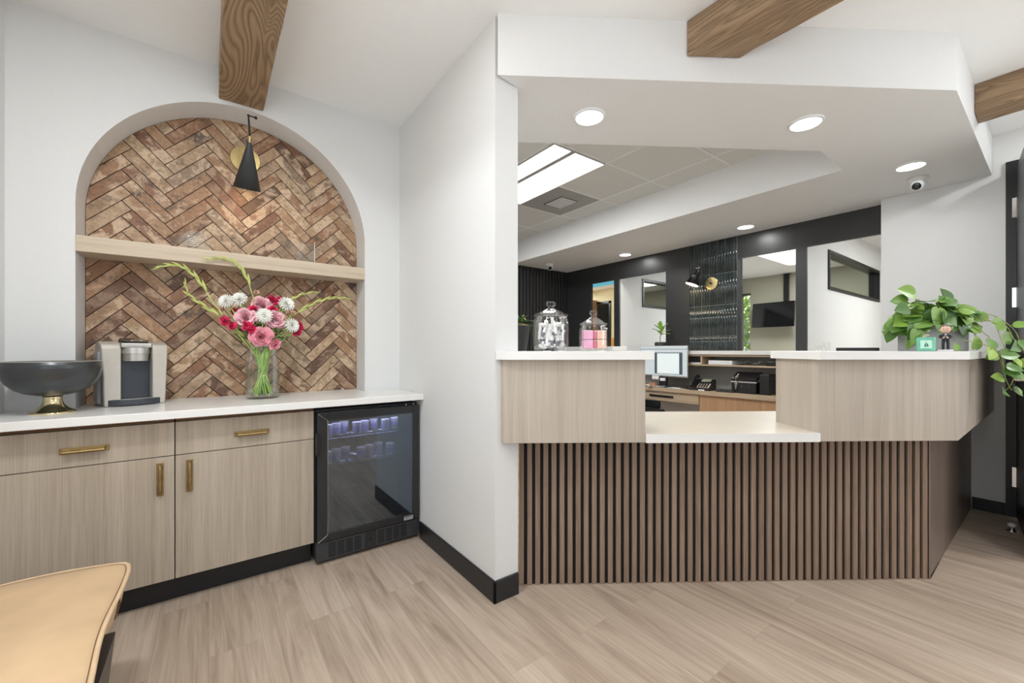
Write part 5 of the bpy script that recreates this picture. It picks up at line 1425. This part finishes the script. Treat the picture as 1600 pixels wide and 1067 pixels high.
# ------------------------------------------------------------------ recessed lamps, ceiling fittings
lampxy = [(1.698, 1.571, 'round recessed ceiling lamp nearest the partition wall'), (2.737, 0.880, 'round recessed ceiling lamp above the right desk box'), (3.967, 0.646, 'round recessed ceiling lamp beside the camera dome'),
          (4.527, 1.994, 'round recessed ceiling lamp above the dark wall, nearer one'), (4.535, 3.545, 'round recessed ceiling lamp above the dark wall, farther one'), (4.20, 4.55, 'round recessed ceiling lamp above the fluted wall corner')]
lp0 = None
for i, (x, y, lab) in enumerate(lampxy[:5]):
    if lp0 is None:
        lp0 = thing('recessed_lamp', lab, 'ceiling lamp', (x, y, SOF), 0, 'round recessed lamps in the soffit')
        obj('trim_ring', lathe(bm_new(), [(0.088, 0.0), (0.086, -0.008), (0.076, -0.011), (0.074, -0.004)], 40, caps=False), M['white'], lp0, smooth=True)
        obj('lamp_lens', lathe(bm_new(), [(0.0745, -0.0065), (0.0745, -0.0045)], 40), M['lens'], lp0)
    else: copy_tree(lp0, (x, y, SOF), None, lab)
    l = bpy.data.lights.new('downlight', 'AREA'); l.shape = 'DISK'; l.size = 0.14; l.energy = (4.8, 4.8, 4.2, 3.4, 3.4)[i]; l.color = (0.97, 0.98, 0.97)
    o = bpy.data.objects.new('downlight', l); o.location = (x, y, SOF-0.016); C.objects.link(o)
# troffer
tf = thing('troffer_light', 'rectangular lit troffer with two lenses in the tiled ceiling', 'ceiling light', (2.152, 2.356, TILE), 0)
f = bm_new(); box(f, 0.0, 0.0, -0.012, 0.595, 1.20, -0.001); obj('troffer_frame', f, M['grille_grey'], tf)
obj('troffer_lens', box(bm_new(), 0.012, 0.012, -0.016, 0.190, 1.188, -0.0125), M['troffer'], tf)
obj('troffer_lens', box(bm_new(), 0.242, 0.012, -0.016, 0.585, 1.188, -0.0125), M['troffer'], tf)
area('troffer_lamp', (2.45, 2.95, TILE-0.03), (2.45, 2.95, 0), 0.55, 1.15, 37, (1, 0.98, 0.95))
area('staff_lamp_far', (2.45, 4.3, TILE-0.03), (2.45, 4.3, 0), 0.55, 0.9, 20, (1, 0.98, 0.95))
# vent
vt = thing('ceiling_vent', 'grey square air vent in the tiled ceiling', 'vent', (2.771, 2.969, TILE))
obj('vent_plate', box(bm_new(), 0, 0, -0.006, 0.597, 0.612, -0.001), M['grille_grey'], vt)
vg = bm_new()
for i in range(9): box(vg, 0.20, 0.17+i*0.030, -0.016, 0.42, 0.185+i*0.030, -0.0065, I4)
obj('louvre', vg, M['white'], vt)
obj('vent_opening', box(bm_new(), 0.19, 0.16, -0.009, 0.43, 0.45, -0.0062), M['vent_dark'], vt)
# camera domes
def dome(loc, rz, label):
    t = thing('security_camera', label, 'camera', loc, rz)
    obj('mount', lathe(bm_new(), [(0.060, 0), (0.060, -0.012), (0.052, -0.022), (0.040, -0.024)], 28), M['white'], t, smooth=True)
    b = bm_new(); bmesh.ops.create_uvsphere(b, u_segments=24, v_segments=16, radius=0.044, matrix=Matrix.Translation((0, 0, -0.050))); bo = obj('eyeball', b, M['white'], t, smooth=True)
    e = bm_new(); lathe(e, [(0.027, 0.036), (0.026, 0.040), (0.012, 0.0435), (0.001, 0.044)], 20, Matrix.Translation((0, 0, -0.050)) @ Matrix.Rotation(2.05, 4, 'Y'), caps=False); obj('lens', e, M['gloss_black'], bo, smooth=True)
    return t
dome((4.30, 0.66, SOF), PI-0.1+PI-0.0+PI, 'white dome security camera below the soffit at the right')
dome((4.13, 4.62, SOF), PI+1.0, 'white dome security camera by the fluted wall')
# emergency light on the back of the partition
el = thing('emergency_light', 'white emergency light head behind the partition edge', 'emergency light', (PX+0.001, 1.86, 1.99), 0)
obj('lamp_body', box(bm_new(), 0, 0.0, -0.04, 0.02, 0.24, 0.07), M['white'], el, bevel=0.005)
b = bm_new(); lathe(b, [(0.018, 0), (0.040, 0.035), (0.040, 0.042), (0.001, 0.044)], 24, Matrix.Translation((0.04, 0.03, 0.0)) @ Matrix.Rotation(2.0, 4, 'Y') @ Matrix.Rotation(0.7, 4, 'X')); obj('lamp_head', b, M['white'], el, smooth=False)

# ------------------------------------------------------------------ inside the rooms
tvt = thing('wall_television', 'black television on a wall bracket in the olive room', 'television', (8.36, 3.20, 1.86), 0)
tm = TR((0, 0, 0), -0.06, 0, 0.10)
obj('screen', box(bm_new(), -0.03, -0.36, -0.24, 0.0, 0.36, 0.22, tm), M['screen'], tvt, bevel=0.004)
obj('bracket', box(bm_new(), 0.002, -0.06, -0.08, 0.235, 0.06, 0.08), M['black'], tvt)
cdb = bm_new(); box(cdb, 8.55, 3.02, 2.0, 8.598, 3.10, 2.61)
tag(obj('cable_trunking', cdb, M['black']), 'dark vertical cable cover above the television', 'cable cover')
def room_light(nm, x0, y0, x1, y1, z, mat, label, power, col=(1, 0.98, 0.94)):
    t = thing('panel_light', label, 'ceiling light', (x0, y0, z), 0)
    obj('light_frame', box(bm_new(), 0, 0, -0.010, x1-x0, y1-y0, -0.001), M['white'], t)
    obj('light_lens', box(bm_new(), 0.02, 0.02, -0.014, x1-x0-0.02, y1-y0-0.02, -0.0105), mat, t)
    if power: area('panel_lamp', ((x0+x1)/2, (y0+y1)/2, z-0.03), ((x0+x1)/2, (y0+y1)/2, 0), (x1-x0)*0.9, (y1-y0)*0.9, power, col)
room_light('', 6.55, 2.15, 7.75, 2.75, 2.62, M['troffer'], 'lit ceiling panel in the olive room', 58)
room_light('', 6.10, 2.95, 6.70, 3.55, 2.62, M['skyprint'], 'blue sky-print ceiling panel in the olive room', 0)
room_light('', 5.9, -0.2, 7.1, 0.4, 2.62, M['troffer'], 'lit ceiling panel in the right room', 52)
room_light('', 5.5, 4.75, 6.38, 5.95, 2.50, M['skyprint'], 'teal sky-print ceiling panel in the cream room', 0)
room_light('', 5.3, 6.3, 6.3, 6.9, 2.50, M['troffer'], 'lit ceiling panel in the cream room', 50, (1, 0.95, 0.85))
flatbox('tall_cabinet', 'brown veneer tall cabinet against the cream wall', 'cabinet', 6.40, 6.06, 0, 6.79, 6.7, 2.28, M['brownwood'], 0.004)
dfm = bm_new(); box(dfm, 6.78, 5.68, 0, 6.80, 5.73, 2.24); box(dfm, 6.78, 5.68, 2.19, 6.80, 6.14, 2.24)
struct('door_2', dfm, M['black'], 'black doorway trim in the cream wall', 'door')
ch = thing('tan_chair', 'mustard backed chair glimpsed in the cream room', 'chair', (6.3, 5.22, 0))
bmx = bm_new(); box(bmx, 0.18, -0.2, 0.5, 0.24, 0.2, 1.45); obj('backrest', bmx, M['mustard'], ch, bevel=0.02)
bmx = bm_new(); box(bmx, -0.22, -0.22, 0.42, 0.24, 0.22, 0.50); obj('seat', bmx, M['mustard'], ch, bevel=0.02)
for sx in (-0.2, 0.2):
    for sy in (-0.2, 0.2): obj('leg', box(bm_new(), sx-0.015, sy-0.015, 0, sx+0.015, sy+0.015, 0.42), M['black'], ch)

# ------------------------------------------------------------------ leather bench at the lower left
bn = thing('leather_bench', 'tan leather bench cushion on black legs at the lower left', 'bench', (-0.47, 1.45, 0))
SZ = 0.444
def outline(ins=0.0, n_=30):
    """plan of the cushion with drawn-out corners"""
    x0, x1, y0, y1 = -0.735+0.012, -0.222, 0.55, 1.985
    pts = []
    cr = [(x0, y0), (x1, y0), (x1, y1), (x0, y1)]
    bow = [(0, 0.015), (0.012, 0), (0, 0.052), (0.0, 0)]
    for e in range(4):
        a, b = Vector(cr[e]), Vector(cr[(e+1) % 4])
        for i in range(n_):
            t = i/n_
            p = a.lerp(b, t)
            # gentle outward bow in the middle of the long edges, drawn-out tips
            k_ = math.sin(PI*t)
            nrm = Vector(((b-a).y, -(b-a).x)).normalized()
            if e == 1: p += nrm*(0.012 - 0.024*math.exp(-((t-0.72)/0.16)**2))*k_
            if e == 2: p += nrm*0.055*k_**0.8
            pts.append(p)
    c = Vector(((x0+x1)/2, (y0+y1)/2))
    out = []
    for p in pts:
        d = p-c; m_ = max(abs(d.x)/((x1-x0)/2), abs(d.y)/((y1-y0)/2))
        out.append(Vector((p.x - math.copysign(min(ins, abs(d.x)), d.x)*(abs(d.x)/((x1-x0)/2) > 0.2), p.y - math.copysign(min(ins, abs(d.y)), d.y)*(abs(d.y)/((y1-y0)/2) > 0.2))))
    # round the tips
    for _ in range(2): out = [(out[i-1]+out[i]*2+out[(i+1) % len(out)])/4 for i in range(len(out))]
    return out
def loft(levels, cap_top=True, cap_bot=True):
    bm = bm_new(); rings = []
    for ol, z in levels: rings.append([bm.verts.new((p.x+0.47, p.y-1.45, (z(p) if callable(z) else z))) for p in ol])
    n_ = len(rings[0])
    for a in range(len(rings)-1):
        for i in range(n_):
            j = (i+1) % n_
            bm.faces.new((rings[a][i], rings[a][j], rings[a+1][j], rings[a+1][i]))
    if cap_top: bm.faces.new(rings[-1])
    if cap_bot: bm.faces.new(rings[0][::-1])
    return bm
def scaled(ol, s):
    c = Vector((-0.478, 1.27)); return [c + (p-c)*s for p in ol]
OL = outline()
tcr = loft([(OL, SZ-0.004), (scaled(OL, 0.985), SZ+0.002), (scaled(OL, 0.94), SZ+0.008), (scaled(OL, 0.8), SZ+0.014), (scaled(OL, 0.5), SZ+0.018), (scaled(OL, 0.2), SZ+0.018)], True, False)
sr = loft([(scaled(OL, 0.93), SZ-0.085), (scaled(OL, 0.955), SZ-0.075), (scaled(OL, 0.965), SZ-0.05), (scaled(OL, 0.975), SZ-0.02), (OL, SZ-0.0045)], False, True)
cu = obj('cushion_top', tcr, M['leather'], bn, smooth=True)
obj('cushion_side', sr, M['leather_edge'], bn, smooth=True)
pipb = bm_new(); oo = [Vector((p.x+0.47, p.y-1.45, SZ-0.004)) for p in OL]; tube(pipb, oo+[oo[0], oo[1]], 0.0065, 8, False)
obj('piping', pipb, M['leather_edge'], bn, smooth=True)
th_ = bm_new(); oo = [Vector((p.x+0.47, p.y-1.45, SZ+0.003)) for p in scaled(OL, 0.978)]; tube(th_, oo+[oo[0]], 0.0011, 5, False)
obj('seam', th_, M['thread'], bn)
tbm = bm_new(); tube(tbm, curve([(0.232, 0.395-0.04, SZ-0.022), (0.243, 0.385-0.05, SZ-0.04), (0.236, 0.36-0.06, SZ-0.075), (0.228, 0.33-0.06, SZ-0.045)], 5), 0.003, 6); obj('cord_tie', tbm, M['thread'], bn)
def bleg(y0, y1):
    """flat splayed black blade under the cushion edge"""
    bm = bm_new()
    v = [bm.verts.new(p) for p in ((0.225, y0-1.45, SZ-0.05), (0.256, y0-1.45, SZ-0.05), (0.256, y1-1.45, SZ-0.05), (0.225, y1-1.45, SZ-0.05),
         (0.190, y0-1.45+0.03, 0.0), (0.216, y0-1.45+0.03, 0.0), (0.216, y1-1.45-0.005, 0.0), (0.190, y1-1.45-0.005, 0.0))]
    for f_ in ((0,1,2,3),(7,6,5,4),(0,4,5,1),(1,5,6,2),(2,6,7,3),(3,7,4,0)): bm.faces.new([v[i] for i in f_])
    return bm
obj('leg', bleg(1.30, 1.62), M['base'], bn); obj('leg', bleg(0.66, 0.86), M['base'], bn)
for y0 in (1.46, 0.66): obj('leg', box(bm_new(), -0.23, y0-1.45+0.03, 0, -0.20, y0-1.45+0.10, SZ-0.086), M['base'], bn)
